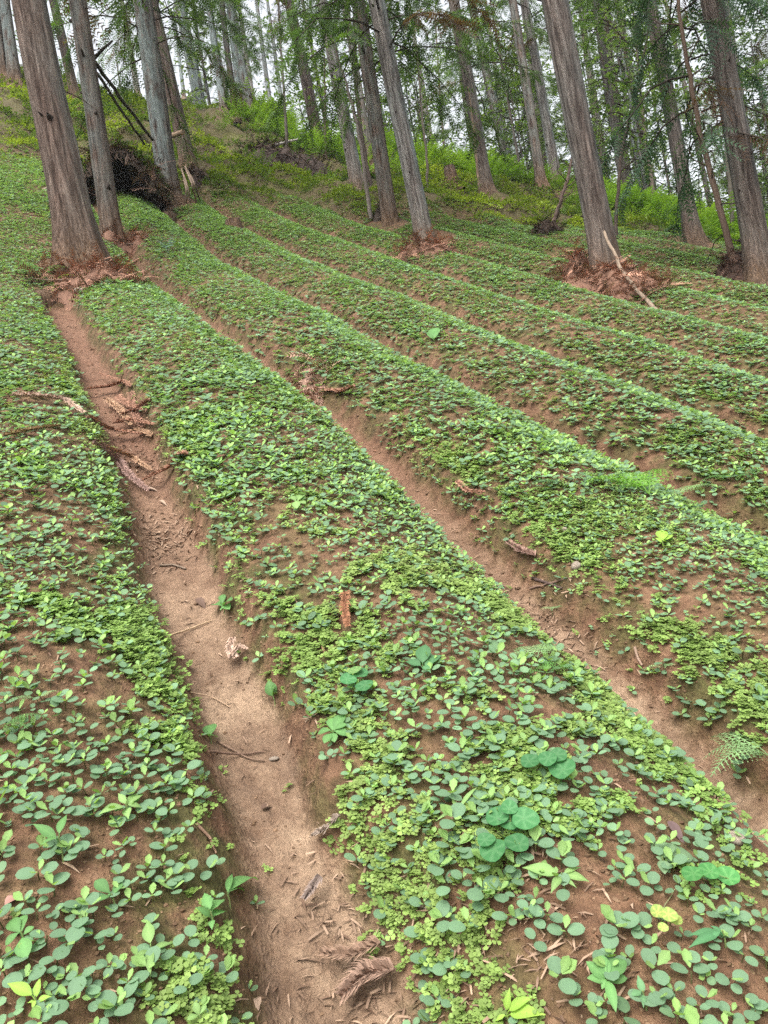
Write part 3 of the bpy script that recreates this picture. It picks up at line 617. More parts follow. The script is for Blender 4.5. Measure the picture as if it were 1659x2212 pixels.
def seedlings():
    rg = np.random.default_rng(5)
    x, y = cand(0.3, 16.5, -5.0, 14, 0.0265, rg)
    z, fl, ri, up, ad, idx, bm = zones(x, y); r = np.hypot(x, y); dv = furrow(*uv(x, y))[0]
    thin = fbm(x*2.6, y*2.6, 201, 3)+0.5*fbm(x*9, y*9, 203, 2)
    p = np.where(idx > F_1, sst(0.04, 0.12, ad), sst(0.09, 0.20, ad))*(0.44+0.54*sst(-0.4, 0.25, thin))*bm
    u, v = uv(x, y)
    p = p*(1-0.15*sst(2.2, 1.2, u))                   # thinner on the nearest soil
    p = np.where((v > 0.2) & (u < 1.22) & (v < 0.62), p*0.08, p)
    p = np.where((dv > 0) & (idx > F_1), p*(1-(0.25+0.2*(idx == F_1+1)*sst(3.5, 1.5, uv(x, y)[0]))*np.exp(-((dv-0.16)/0.10)**2)), p)
    p = np.maximum(p, 0.015*bm*sst(0.05, 0.12, ad))*cleared(x, y)
    k = (rg.random(len(x)) < p) & framed(x, y, z) & clear_of_trunks(x, y)
    x, y, z, r = x[k], y[k], z[k], r[k]; n = len(x)
    sc = (0.55+0.62*rg.random(n)**1.3)*(1+0.24*sst(2.4, 1.2, r))*(1+0.22*sst(2.4, 3.6, r))*(1+0.35*fbm(x*1.5, y*1.5, 207, 2))
    tin = 0.72+0.5*rg.random((n, 1)); yel = rg.random((n, 1))*0.2+0.22*sst(6, 13, r)[:, None]
    tin = tin*(1-yel*np.array([-0.02, 0.0, 0.55]))
    lod = np.where(r < 2.2, 0, np.where(r < 3.8, 1, 2))
    px, py = project(x, y, z+0.01); inside = (px > 8) & (px < W0-8) & (py > 0) & (py < H0-8)
    order = np.argsort(np.where(inside, r/sc, 1e9)); ind = order[:300]
    isn = np.zeros(n, bool); isn[ind] = True
    protos = [seedling_tm(400+q, 0).mesh('seedling', M_LEAF) for q in range(12)]
    fv = furrow(*uv(x[ind], y[ind]))
    for q, i in enumerate(ind):
        o = bpy.data.objects.new('seedling', protos[rg.integers(0, 12)]); COL.objects.link(o)
        o.location = (x[i], y[i], z[i]); o.rotation_euler = Matrix(lean(rotz(1, rg, 0.2))[0]).to_euler(); o.scale = (sc[i],)*3
        vi = uv(x[i], y[i])[1]; left = vi < 0.35
        mid = vi < 1.42
        tag(o, 'round leaved seedling rooted in the near soil of the bed left of the bare path' if left else ('round leaved seedling rooted in the near soil of the bed right of the bare path' if mid else 'round leaved seedling rooted on the bed beyond the second furrow'), 'seedling',
            'seedlings on the left bed' if left else ('seedlings on the middle bed' if mid else 'seedlings on the far bed'))
    mb = MB()
    for l in range(3):
        big = (1, 1, 1.12)[l]
        tms = [seedling_tm(430+20*l+q, l, big) for q in range(10)]; wv = rg.integers(0, 10, n)
        for q in range(10):
            m = (lod == l) & (wv == q) & ~isn
            mb.scatter(tms[q], np.c_[x, y, z][m], lean(rotz(int(m.sum()), rg, 0.35, sc[m])), tin[m])
    tag(mb.build('seedling_cover', M_LEAF), 'dense cover of small round leaved seedlings over the planting beds', 'seedlings', None, 'stuff')
    print('seedlings', n, np.bincount(lod))
seedlings()
# small trefoil weed: bright patches along the bed edges
def trefoil_tm(seed, lod):
    rg = np.random.default_rng(seed); mb = MB()
    for q in range((5, 3, 2)[lod]):
        o = (rg.random(2)-0.5)*0.022*(1, 1.5, 2.0)[lod]; hh = 0.004+0.012*rg.random(); a0 = rg.random()*6.3; s_ = (1, 1.25, 1.8)[lod]*(0.75+0.5*rg.random())
        c = np.array((0.27, 0.40, 0.105))*(0.75+0.4*rg.random())
        for k in range(3):
            a = a0+k*2.1; d = np.array((math.cos(a), math.sin(a), 0.25*(rg.random()-0.2))); b = np.array((o[0], o[1], hh)); sd = np.array((-d[1], d[0], 0)); L = 0.0075*s_; wd = 0.0036*s_
            if lod == 0: mb.add([b, b+d*L*0.55+sd*wd, b+d*L*0.95+sd*wd*0.55, b+d*L*0.88, b+d*L*0.95-sd*wd*0.55, b+d*L*0.55-sd*wd], [(0, 1, 2, 3), (0, 3, 4, 5)], c)
            else: mb.add([b, b+d*L*0.65+sd*wd, b+d*L, b+d*L*0.65-sd*wd], [(0, 1, 2, 3)], c)
    return mb
def trefoil():
    rg = np.random.default_rng(9); mb = MB()
    for l, (r0, r1, sp) in enumerate(((0, 2.4, 0.0075), (2.4, 5.0, 0.0115), (5.0, 13.0, 0.026))):
        ue = (3.2, 5.8, 13.5)[l]
        x, y = cand(0.3, ue, -3.5 if l else -1.2, 11 if l == 2 else (4.5 if l else 2.6), sp, rg); r = np.hypot(x, y); k = (r >= r0) & (r < r1); x, y, r = x[k], y[k], r[k]
        u, v = uv(x, y); dv, hw, idx = furrow(u, v); ad = np.abs(dv)
        pn = fbm(x*3.3, y*3.3, 221, 3)+0.6*fbm(x*14, y*14, 223, 2)
        edge = np.exp(-((ad-0.20)/0.065)**2)
        edge = np.where((idx == F_1) & (dv < 0), np.exp(-((ad-0.19)/0.055)**2)*1.25, edge)
        p = 0.75*edge*sst(-0.45, 0.4, pn+0.35*fbm(x*24, y*24, 225, 2)) + 0.7*sst(0.05, 0.55, pn+0.3*fbm(x*20, y*20, 226, 2))*sst(0.1, 0.2, ad)
        p = np.where((v > 0.2) & (u < 1.25) & (v < 0.5), p*0.1, p)
        p = p*bedmask(u, v)*(1 if l < 2 else 0.7)
        k = rg.random(len(x)) < p*0.8; x, y, r = x[k], y[k], r[k]; z = terr(x, y)
        k = framed(x, y, z, 0.25) & clear_of_trunks(x, y); x, y, z = x[k], y[k], z[k]; n = len(x)
        g = fbm(x*2, y*2, 229, 2)[:, None]*0.3; tin = (0.8+0.4*rg.random((n, 1)))*(1+g*np.array([0.5, 0.0, 0.6]))
        tms = [trefoil_tm(500+10*l+q, l) for q in range(6)]; wv = rg.integers(0, 6, n); sc = 0.8+0.6*rg.random(n)
        for q in range(6):
            m = wv == q; mb.scatter(tms[q], np.c_[x, y, z][m], lean(rotz(int(m.sum()), rg, 0.3, sc[m])), tin[m])
        print('trefoil', l, n)
    tag(mb.build('trefoil_weed', M_LEAF), 'bright yellow green patches of tiny trefoil weed along the bed edges', 'ground cover', None, 'stuff')
trefoil()
# low leafy growth over the upper slope
def low_tm(seed, kind):
    rg = np.random.default_rng(seed); mb = MB()
    for k in range(9):
        a = rg.random()*6.3; el = 0.1+0.9*rg.random(); d = (math.cos(a), math.sin(a), el); o = np.array(((rg.random()-0.5)*0.09, (rg.random()-0.5)*0.09, 0.02+0.04*rg.random()))
        dleaf(mb, o, d, (0, 0, 1), 0.035+0.03*rg.random(), 0.022+0.016*rg.random(), np.array((1, 1, 1))*(0.75+0.5*rg.random()))
    return mb
def low_growth():
    rg = np.random.default_rng(13); mb = MB()
    for l, (r0, r1, sp) in enumerate(((5, 15, 0.045), (15, 32, 0.075))):
        x, y = cand(3 if l == 0 else 9, 16 if l == 0 else 34, -9 if l == 0 else -14, 14 if l == 0 else 26, sp, rg); r = np.hypot(x, y); k = (r >= r0) & (r < r1); x, y, r = x[k], y[k], r[k]
        u, v = uv(x, y); bm = bedmask(u, v); q_ = (u+0.25*v)/1.25+1.1*fbm(u*0.35, v*0.35, 71, 3); fr = q_-np.floor(q_)
        pn = fbm(x*1.1, y*1.1, 241, 3)+0.5*fbm(x*4, y*4, 242, 2)
        p = (1-bm)*sst(-0.75, -0.1, pn)*(0.12+0.88*sst(-0.28, 0.12, fbm(u*0.95, v*0.95, 73, 3)+0.25*pn))*np.where(fr < 0.10, 0.3, 1.0)*np.where(np.abs(furrow(u, v)[0]) < 0.13, 0.2, 1.0)
        k = rg.random(len(x)) < p; x, y, r = x[k], y[k], r[k]; z = terr(x, y); k = framed(x, y, z, 0.2) & clear_of_trunks(x, y, 0.5); x, y, z, r = x[k], y[k], z[k], r[k]; n = len(x)
        g = np.clip(0.5+1.2*fbm(x*1.1, y*1.1, 247, 3)+0.3*(rg.random(n)-0.5), 0, 1)[:, None]
        tin = np.array((0.085, 0.145, 0.03))*(1-g)+np.array((0.31, 0.40, 0.05))*g
        sc = (0.5+0.5*rg.random(n))*(1 if l == 0 else 1.55); tms = [low_tm(520+q, 0) for q in range(6)]; wv = rg.integers(0, 6, n)
        for q in range(6):
            m = wv == q; mb.scatter(tms[q], np.c_[x, y, z][m], rotz(int(m.sum()), rg, 0.35, sc[m]), tin[m])
        print('low', l, n)
    tag(mb.build('low_ground_plants', M_LEAF), 'yellow green low plants and moss over the ledges of the upper slope', 'ground cover', None, 'stuff')
low_growth()
# ------------------------------------------------------------------ ferns
def frond(mb, b, az, L, c, rg, n=11, el=0.9, bip=0, wid=0.36, droop=1.0):
    """one fern frond: arching rachis with pinnae; bip = pinnules per side of each pinna"""
    d0 = np.array([math.cos(az), math.sin(az), 0]); sd = np.array([-d0[1], d0[0], 0]); t = np.linspace(0, 1, n+2)
    P = np.asarray(b)+np.outer(t*L*0.9, d0); P[:, 2] += L*(el*t-droop*0.75*t*t)
    c = np.asarray(c); rw = 0.006*L+0.0006
    for i in range(n+1): mb.add([P[i]+sd*rw, P[i]-sd*rw, P[i+1]-sd*rw*0.8, P[i+1]+sd*rw*0.8], [(0, 1, 2, 3)], c*0.8)
    for i in range(2, n+1):
        tt = t[i]; l = wid*L*(1.02-tt)**0.75*min(1, 0.75+tt); tg = (P[i+1]-P[i]); tg /= np.linalg.norm(tg)
        for sg in (-1, 1):
            d = sd*sg*0.9+tg*0.45; d[2] -= 0.12; d /= np.linalg.norm(d); nn = np.cross(d, tg); wd = L*0.62/n*0.5
            cc = c*(0.85+0.3*rg.random())
            if not bip:
                w1 = np.cross(nn, d); w1 /= np.linalg.norm(w1)
                mb.add([P[i], P[i]+d*l*0.4+w1*wd, P[i]+d*l-np.array([0, 0, 0.12*l]), P[i]+d*l*0.4-w1*wd], [(0, 1, 2, 3)], cc)
            else:
                w1 = np.cross(nn, d); w1 /= np.linalg.norm(w1); m = max(3, int(bip*(l/(wid*L))+1))
                mb.add([P[i]+w1*rw, P[i]+d*l, P[i]-w1*rw], [(0, 1, 2)], cc)
                for q in range(m):
                    f = (q+0.6)/m; pl = l*0.30*(1.05-f); o = P[i]+d*l*f-np.array([0, 0, 0.10*l*f*f])
                    for s2 in (-1, 1):
                        e = w1*s2*0.9+d*0.5; e /= np.linalg.norm(e); x_ = d*l/m*0.42
                        mb.add([o-x_*0.6, o+e*pl*0.6+x_*0.5, o+e*pl+x_*0.4, o+x_*0.7], [(0, 3, 2, 1)], cc*(0.9+0.2*rg.random()))
FERN_C = ((0.16, 0.30, 0.045), (0.30, 0.47, 0.06))
def fern_bank():
    rg = np.random.default_rng(17); mb = MB(); tms = []
    for q in range(6):
        tm = MB()
        for k in range(8): frond(tm, (0, 0, 0), k*0.8+rg.random()*0.7, 0.55+0.3*rg.random(), (1, 1, 1), rg, 10, 1.1+0.5*rg.random(), 0, 0.34, 0.8)
        tms.append(tm)
    # along the crest, where the photograph shows the bright bank
    line = np.array([(455, 245), (500, 250), (560, 258), (620, 285), (680, 318), (740, 332), (800, 345), (870, 345), (930, 352), (1000, 362), (1060, 375), (1120, 392), (1190, 402), (1250, 418), (1330, 446), (1400, 468), (1450, 480), (1520, 505), (1590, 525), (1659, 545), (1720, 560)], float)
    s_ = np.linspace(0, len(line)-1, 900); lx = np.interp(s_, np.arange(len(line)), line[:, 0]); ly = np.interp(s_, np.arange(len(line)), line[:, 1])
    X = []
    for a, b in zip(lx[::12], ly[::12]):
        p, t = hit(a, b+6); X.append((p.x, p.y))
    X = np.array(X); n = 1000; i = rg.integers(0, len(X), n); dirr = X[i]/np.linalg.norm(X[i], axis=1)[:, None]
    off = (rg.random((n, 1))*1.7-0.35); P = X[i]+dirr*off+(rg.random((n, 2))-0.5)*0.7
    keep = fbm(P[:, 0]*0.6, P[:, 1]*0.6, 261, 2) > -0.18; P = P[keep]; n = len(P)
    z = terr(P[:, 0], P[:, 1]); g = np.clip(0.5+fbm(P[:, 0]*0.6, P[:, 1]*0.6, 263, 3)+0.4*(rg.random(n)-0.5), 0, 1)[:, None]
    tin = np.array(FERN_C[0])*(1-g)+np.array(FERN_C[1])*g; sc = 0.36+0.45*rg.random(n); wv = rg.integers(0, 6, n)
    for q in range(6):
        m = wv == q; mb.scatter(tms[q], np.c_[P, z][m], rotz(int(m.sum()), rg, 0.15, sc[m]), tin[m])
    # strays on the upper slope
    m_ = 260; az = np.radians(-26+50*rg.random(m_)); rr = 10+12*rg.random(m_); x, y = rr*np.sin(az), rr*np.cos(az); u, v = uv(x, y); k = (bedmask(u, v) < 0.3) & clear_of_trunks(x, y, 0.5); x, y = x[k], y[k]
    mb.scatter(tms[0], np.c_[x, y, terr(x, y)], rotz(len(x), rg, 0.15, 0.18+0.35*rg.random(len(x))), np.array((0.11, 0.2, 0.03))*(0.7+0.6*rg.random((len(x), 1))))
    tag(mb.build('fern_bank', M_LEAF), 'bright green bank of bracken ferns running down along the crest', 'ferns', None, 'stuff')
fern_bank()
# ------------------------------------------------------------------ single plants among the seedlings
def at(px, py): p, t = hit(px, py); return np.array(p), t
def ring(mb, c, nrm, rad, col, rg, k=18, notch=0.0, dish=0.12, squash=1.0, az=0.0):
    """round leaf blade on a stalk that meets it near its middle, pale veins fanning out"""
    x, y, d = frame(nrm); x, y = x*math.cos(az)+y*math.sin(az), y*math.cos(az)-x*math.sin(az); V = []; Cc = []; col = np.array(col)
    ctr = np.asarray(c)-x*rad*0.18
    for q, f in enumerate((0.0, 0.45, 0.8, 1.0)):
        for j in range(k):
            a = j*2*math.pi/k; e = 1+0.05*math.sin(3*a)-notch*max(0, math.cos(a-math.pi))**8
            rim = np.asarray(c)+x*math.cos(a)*rad*e+y*math.sin(a)*rad*e*squash; p_ = ctr*(1-f)+rim*f+d*rad*(dish+0.05*math.sin(2*a+az*3)+0.03*math.sin(5*a+q))*f*f
            V.append(p_); Cc.append(col*np.array((1.7, 1.3, 1.5) if (j % 3 == 0 and f < 0.9) or f == 0 else (1.0,)*3))
    F = [(q*k+j, q*k+(j+1) % k, (q+1)*k+(j+1) % k, (q+1)*k+j) for q in range(3) for j in range(k)]
    mb.add(V, F, np.array(Cc)); return ctr
def seg_leaf(mb, P0, P1, up, Wd, c, **k):
    d = np.asarray(P1)-np.asarray(P0); leaf(mb, P0, d, up, float(np.linalg.norm(d)), Wd, c, **k)
def raised(px, py, h, t_like=None):
    """point that shows at this pixel, h above the soil"""
    p, t = at(px, py); q = ray(px, py); f = h/(SL*(q[:2]@DU)-q[2]+1e-6); return p-q*f*1.0
def roundleaf_plant(foot, leaves, label, seed, c=(0.065, 0.21, 0.075)):
    p, t = at(*foot); root = empty('round_leaf_plant', p); tag(root, label, 'plant', 'round leaved vine plants'); rg = np.random.default_rng(seed); P = Vector(p)
    sm = MB()
    for (lx, ly, rp) in leaves:
        h = 0.03+0.03*rg.random(); q = raised(lx, ly, h)-p; rad = rp/FPX*t; mb = MB()
        nrm = np.array([(rg.random()-0.5)*0.4, -0.6+0.3*rg.random(), 1.0]); col = np.array(c)*(0.85+0.4*rg.random())*(np.array((2.2, 1.35, 1.2)) if rp < 18 else 1)
        ctr = ring(mb, q, nrm, rad, col, rg, notch=0.12*rg.random(), squash=0.88+0.1*rg.random(), az=rg.random()*6.3); mb.build('leaf', M_LEAF, root)
        m = ctr*0.5+np.array([(rg.random()-0.5)*0.02, (rg.random()-0.5)*0.02, 0.012]); tube(sm, [(0, 0, -0.01), m, ctr], [0.0011, 0.0009, 0.0008], (0.22, 0.28, 0.1), 5, False)
    sm.build('stem', M_LEAF, root); return root
roundleaf_plant((772, 1490), [(752, 1468, 19), (779, 1455, 18), (788, 1482, 20), (767, 1448, 16)], 'round leaved vine plant of four overlapping leaves nearest the bare path', 1)
roundleaf_plant((1185, 1668), [(1146, 1645, 23), (1183, 1640, 21), (1214, 1660, 30), (1205, 1632, 20), (1170, 1627, 12)], 'round leaved vine plant with a lone dark leaf on its left side', 2)
roundleaf_plant((1100, 1815), [(1074, 1765, 28), (1102, 1773, 26), (1135, 1770, 30), (1066, 1838, 29), (1117, 1822, 27), (1100, 1745, 20), (1050, 1815, 20)], 'largest round leaved vine plant, seven dark green leaves spread like a fan', 3)
roundleaf_plant((1535, 1912), [(1495, 1888, 23), (1531, 1882, 22), (1572, 1894, 27)], 'round leaved vine plant of three leaves in a row near the right edge', 4, (0.08, 0.27, 0.075))
roundleaf_plant((1440, 1992), [(1421, 1970, 17), (1446, 1977, 17), (1462, 1988, 13), (1432, 2003, 11)], 'small pale green round leaved vine plant below the heart leaved weed', 5, (0.14, 0.32, 0.09))
def weed(foot, tips, label, seed, c, wr=0.5, shape='lan', stem=0.03, serr=0.0, group=None, name='leafy_weed', lift=0.035, rows=9):
    """broad-leaved weed: leaves from one short stem towards the given pixels"""
    q = raised(foot[0], foot[1], stem); p = np.array([q[0], q[1], gz(q[0], q[1])]); stem = max(0.008, min(stem, q[2]-p[2])); t = q[1]
    root = empty(name, p); tag(root, label, 'weed', group); rg = np.random.default_rng(seed); sm = MB(); lm = MB()
    tube(sm, [(0, 0, -0.015), (0.002, 0, stem*0.5), (0, 0, stem)], [0.002, 0.0016, 0.0013], (0.25, 0.32, 0.12), 6, True)
    for tip in tips:
        h = stem*(0.8+0.35*rg.random() if t < 2.6 else 1.0); q = raised(tip[0], tip[1], h)-p; s0 = np.array([0, 0, stem*(0.7+0.3*rg.random())]); b = s0+(q-s0)*0.12
        w_ = wr*(tip[2] if len(tip) > 2 else 1)
        up = np.array([0, -0.5, 1.0]); col = np.array(c)*(0.85+0.35*rg.random())
        tube(sm, [s0*0.8, b], [0.0012, 0.0009], np.array(c)*1.1, 4, False)
        seg_leaf(lm, b, q, up, float(np.linalg.norm(q-b))*w_, col, rows=rows, fold=0.22, curl=0.22, shape=shape, serr=serr, rib=1.3)
    sm.build('stem', M_LEAF, root); lm.build('leaves', M_LEAF, root); return root
GL, GM, GB = (0.22, 0.36, 0.12), (0.13, 0.28, 0.09), (0.26, 0.42, 0.07)
weed((718, 1575), [(685, 1582), (700, 1602), (722, 1600), (752, 1585), (748, 1562), (740, 1540), (716, 1548)], 'leafy rosette weed at the soil edge right of the bare path', 1, GM, 0.62, 'ob')
weed((1212, 1882), [(1128, 1868), (1274, 1900), (1245, 1915, .8), (1190, 1925), (1255, 1870, .7)], 'large pale weed with one long leaf pointing left, below the fan of round leaves', 2, GL, 0.42)
weed((1430, 1850), [(1432, 1812, 1.1), (1495, 1838, 1), (1418, 1850, 1.2), (1436, 1885, 1.1)], 'grey green weed with heart shaped leaves beside the dead leaf', 3, (0.17, 0.27, 0.14), 0.75, 'ov')
weed((272, 1735), [(215, 1752), (312, 1708), (276, 1765, 1.2), (308, 1742), (255, 1712)], 'pale five leaved weed beside the left edge of the bare path', 4, GL, 0.5)
weed((325, 2040), [(317, 1985, 1.3), (375, 2032), (285, 2068), (322, 2105, .9)], 'cross shaped weed with four long pale leaves, left of the path at the bottom', 5, GL, 0.36)
weed((455, 1968), [(425, 1958), (480, 1935, 1.1), (490, 1962), (457, 2005, 1.1), (440, 1925)], 'bright nettle like weed with toothed leaves at the path edge', 6, GM, 0.5, 'lan', 0.05, 0.14)
weed((490, 1925), [(558, 1882, .7), (500, 1880, .6), (530, 1915, .7)], 'weed with long bent bamboo like leaf overhanging the bare path', 7, GM, 0.4)
weed((125, 1800), [(142, 1755, .9), (90, 1820), (70, 1775, .8)], 'tall thin stemmed weed with a single upright leaf on the left bed', 8, GM, 0.4, stem=0.05)
weed((1310, 2110), [(1268, 2075, 1), (1300, 2060), (1352, 2070, 1.1), (1355, 2110, 1.2), (1300, 2135), (1270, 2110), (1345, 2090), (1330, 2180, .6)], 'biggest broad leaved weed, eight leaves in a mound at the bottom right', 9, GM, 0.6, 'ov')
weed((1388, 2140), [(1378, 2105, 1), (1390, 2175, .9), (1360, 2150)], 'narrow grey green weed touching the right side of the biggest weed', 10, (0.13, 0.27, 0.12), 0.5)
weed((1090, 2170), [(1150, 2150, .7), (1172, 2185, .8), (1068, 2205, .8), (1100, 2135, .8)], 'bright yellow green weed cut by the bottom of the photo', 11, GB, 0.5)
weed((45, 2010), [(10, 2040, 1), (20, 1985), (55, 2065, 1), (72, 2000, 1.1), (45, 1975)], 'large leaved weed at the lower left edge of the photo', 12, GM, 0.65, 'ob')
weed((75, 2150), [(15, 2120, .8), (60, 2165), (110, 2150), (85, 2110, .9), (70, 2180)], 'glossy bright leaved weed in the bottom left corner', 13, GB, 0.5)
weed((990, 1745), [(975, 1722, .6), (1030, 1695, .35), (940, 1770, .4), (1000, 1760, .6)], 'grassy sprout with two narrow blades left of the fan of round leaves', 14, GL, 0.5)
weed((912, 1435), [(918, 1385, .9), (875, 1425), (955, 1410, .9), (930, 1450)], 'dark pointed leaved creeper sprout in the middle of the central bed', 15, (0.09, 0.21, 0.09), 0.55)
weed((480, 1302), [(462, 1300), (498, 1292), (480, 1282), (475, 1318), (494, 1312)], 'small star shaped weed growing on the right lip of the path', 16, GM, 0.6, 'ob')
weed((452, 1585), [(455, 1560), (438, 1585), (470, 1590)], 'tiny three leaved weed on the left lip of the path', 17, GM, 0.7, 'ov')
weed((240, 1925), [(205, 1900), (232, 1935), (212, 1942), (262, 1905)], 'dark stout leaved weed left of the toothed nettle like weed', 18, (0.11, 0.24, 0.08), 0.6, 'ob')
weed((430, 2185), [(405, 2200), (460, 2190), (420, 2165), (445, 2170)], 'pale weed among seedlings at the bottom edge left of the path', 19, GL, 0.6, 'ob')
weed((1560, 2010), [(1490, 2015, .7), (1535, 1998), (1520, 2035, .6), (1490, 2040, .6)], 'dark narrow leaved weed at the right under three round leaves', 20, (0.09, 0.24, 0.10), 0.45)
weed((1430, 1165), [(1428, 1140), (1450, 1150), (1415, 1160)], 'yellow green weed standing up on the bed below the green fern', 21, GB, 0.5)
weed((935, 722), [(925, 712), (945, 712), (940, 702), (950, 725)], 'bright leafy weed poking out of the third bed', 24, GM, 0.5, stem=0.04)
weed((640, 1078), [(628, 1070), (655, 1065), (660, 1085), (640, 1095)], 'light green broad weed on the upper middle of the central bed', 25, GL, 0.6, 'ob')
weed((585, 1476), [(580, 1470), (592, 1478)], 'tiny two leaved sprout alone on the bare path', 26, GM, 0.8, 'ov')
def fern(px, py, L, dirs, label, seed, c, bip=5, n=13, el=0.75, wid=0.42, h=0.025, droop=1.0):
    p, t = at(px, py); root = empty('fern', p); tag(root, label, 'fern', 'ferns growing on the beds'); rg = np.random.default_rng(seed)
    for a in dirs:
        mb = MB(); l = L*(0.8+0.4*rg.random()); frond(mb, (0, 0, h), R(a), l, np.array(c)*(0.85+0.3*rg.random()), rg, n, el, bip, wid, droop)
        tube(mb, [(0, 0, -0.01), (0, 0, h)], 0.001, (0.15, 0.2, 0.08), 4, False); mb.build('frond', M_LEAF, root)
FP, FG = (0.28, 0.46, 0.20), (0.17, 0.38, 0.05)
fern(1165, 1440, 0.115, (170, 120, 60, 10), 'feathery pale fern low on the bed, upper of the pair left of the second furrow', 1, FP)
fern(1185, 1475, 0.10, (-20, 200, 80), 'feathery green fern low on the bed, lower of the pair left of the second furrow', 2, (0.13, 0.3, 0.07))
fern(1665, 1655, 0.2, (160, 115, 200), 'pale lacy fern reaching in from the right edge over the second furrow', 3, FP, 5, 14)
fern(1405, 1082, 0.26, (190, 100, 60, 150), 'tall green fern with broad upright fronds on the crest of the third bed', 4, FG, 5, 13, 1.0)
fern(1455, 1092, 0.2, (-20, 30), 'drooping pale fern in front of the tall green fern', 5, FP, 5, 12)
fern(1225, 1062, 0.19, (180, 150, 20), 'grey green fern spread flat on the third bed, left of the tall green fern', 6, (0.15, 0.28, 0.13), 5, 12)
fern(1235, 1098, 0.13, (-10, 200), 'small dark green fern just under the flat grey green fern', 7, (0.11, 0.24, 0.11), 4, 11)
fern(172, 1262, 0.09, (100, 70), 'small upright fern on the left bed near the path', 8, FP, 4, 12)
fern(85, 1535, 0.075, (190, 40), 'small fern frond lying across seedlings on the left bed', 9, FP, 4, 12)
fern(10, 1600, 0.10, (0, -30, 40), 'fern frond entering at the left edge of the left bed', 10, (0.15, 0.3, 0.1), 4, 12)
fern(1195, 1335, 0.06, (60, 120, 0), 'little fern tuft on the lip of the second furrow', 11, FP, 4, 10)
fern(1440, 1462, 0.06, (10, 60, 170), 'little pale fern alone on the floor of the second furrow', 12, FP, 4, 10)
fern(790, 1095, 0.12, (150, 200, 30), 'blurry green fern in the upper part of the central bed', 13, (0.12, 0.26, 0.1), 4, 11)
fern(365, 552, 0.2, (20, 80, 140, 200, 260, 320), 'bluish spindly sprout standing up on the bed below the black hollow', 17, (0.15, 0.25, 0.22), 0, 7, 1.9, 0.3)
fern(88, 602, 0.3, (10, 100, 170, 250), 'broad grey green fern left of the foot of the thickest trunk', 18, (0.17, 0.32, 0.16), 0, 9, 0.9)
fern(186, 612, 0.28, (60, 110, 180, 20), 'bright yellow green fern in the litter at the foot of the thickest trunk', 14, (0.16, 0.34, 0.04), 0, 12, 0.9)
fern(430, 410, 0.45, (80, 120, 40, 170), 'light green fern beside the bare roots of the dark grey trunk', 15, (0.14, 0.28, 0.04), 0, 12, 1.0)
fern(1595, 1050, 0.18, (90, 20, 160), 'fern on the bed at the right edge of the photo', 16, (0.14, 0.3, 0.1), 4, 11)
# ------------------------------------------------------------------ dead fir branches, sticks, leaves, stones
BR = ((0.36, 0.195, 0.13), (0.48, 0.34, 0.26), (0.40, 0.25, 0.155))
def dead_frond(pxs, wpx, label, seed, c=BR[0], n=46, h=0.04, name='dead_fir_branch', group='dead fir branches lying on the ground'):
    pts = [at(*q) for q in pxs]; t = pts[0][1]; root_p = pts[0][0]; P = np.array([q[0] for q in pts])-root_p; P[:, 2] += h
    s_ = np.r_[0, np.cumsum(np.linalg.norm(np.diff(P, axis=0), axis=1))]; ts = np.linspace(0, s_[-1], 20); Q = np.stack([np.interp(ts, s_, P[:, k]) for k in range(3)], -1)
    for _ in range(3): Q[1:-1] = (Q[:-2]+2*Q[1:-1]+Q[2:])/4
    for i in range(20): Q[i, 2] = max(Q[i, 2], gz(Q[i, 0]+root_p[0], Q[i, 1]+root_p[1])-root_p[2]+h*0.8)
    root = empty(name, root_p); tag(root, label, 'dead branch', group); rg = np.random.default_rng(seed); c = np.array(c)
    mb = MB(); tube(mb, Q, np.linspace(0.0035, 0.0015, 20), c*0.7, 5); mb.build('twig', M_DRY, root)
    nm = MB(); wl = wpx/2/FPX*t*1.6; nn = np.array([0, -0.4, 1.0])
    for i in range(n):
        f = (i+0.5)/n*19*0.99; k = int(f); b = Q[k]+(Q[min(k+1, 19)]-Q[k])*(f-k); tg = Q[min(k+1, 19)]-Q[max(k-1, 0)]; tg = tg/(np.linalg.norm(tg)+1e-9); sd = np.cross(tg, nn); sd /= np.linalg.norm(sd); up = np.cross(sd, tg)
        for sg in (-1, 1, rg.choice([-0.4, 0.4])):
            l = wl*(0.75+0.5*rg.random())*(1-0.5*(i/n)**3); d = sd*sg*0.85+tg*0.45+up*(0.35+0.5*rg.random())*(1 if abs(sg) == 1 else 2); d /= np.linalg.norm(d)
            q1 = b+d*l*0.55; q2 = b+d*l*0.8+tg*l*0.35-up*l*0.15; w_ = 0.0016+0.0007*t; x_ = tg*w_
            nm.add([b-x_, b+x_, q1+x_, q1-x_], [(0, 1, 2, 3)], c*(0.7+0.6*rg.random())); nm.add([q1-x_, q1+x_, q2], [(0, 1, 2)], c*(0.8+0.6*rg.random()))
    nm.build('needles', M_DRY, root); return root
dead_frond([(28, 872), (80, 872), (140, 880), (185, 910)], 22, 'grey brown dead fir branch curving over the left bed, the upper one', 1, BR[1])
dead_frond([(10, 963), (60, 950), (135, 938)], 17, 'straw coloured dead fir branch on the left bed, the lower one', 2, (0.30, 0.2, 0.1))
dead_frond([(205, 975), (255, 1010), (285, 1050), (325, 1080)], 24, 'pinkish dead fir branch sliding from the left bed into the path', 3, (0.30, 0.19, 0.16))
dead_frond([(230, 985), (285, 1005), (330, 1035)], 18, 'rusty dead fir branch lying above the pinkish one', 4, BR[2])
dead_frond([(410, 1000), (370, 1030), (310, 1058)], 20, 'red brown dead fir branch crossing the path from its right bank', 5, BR[0])
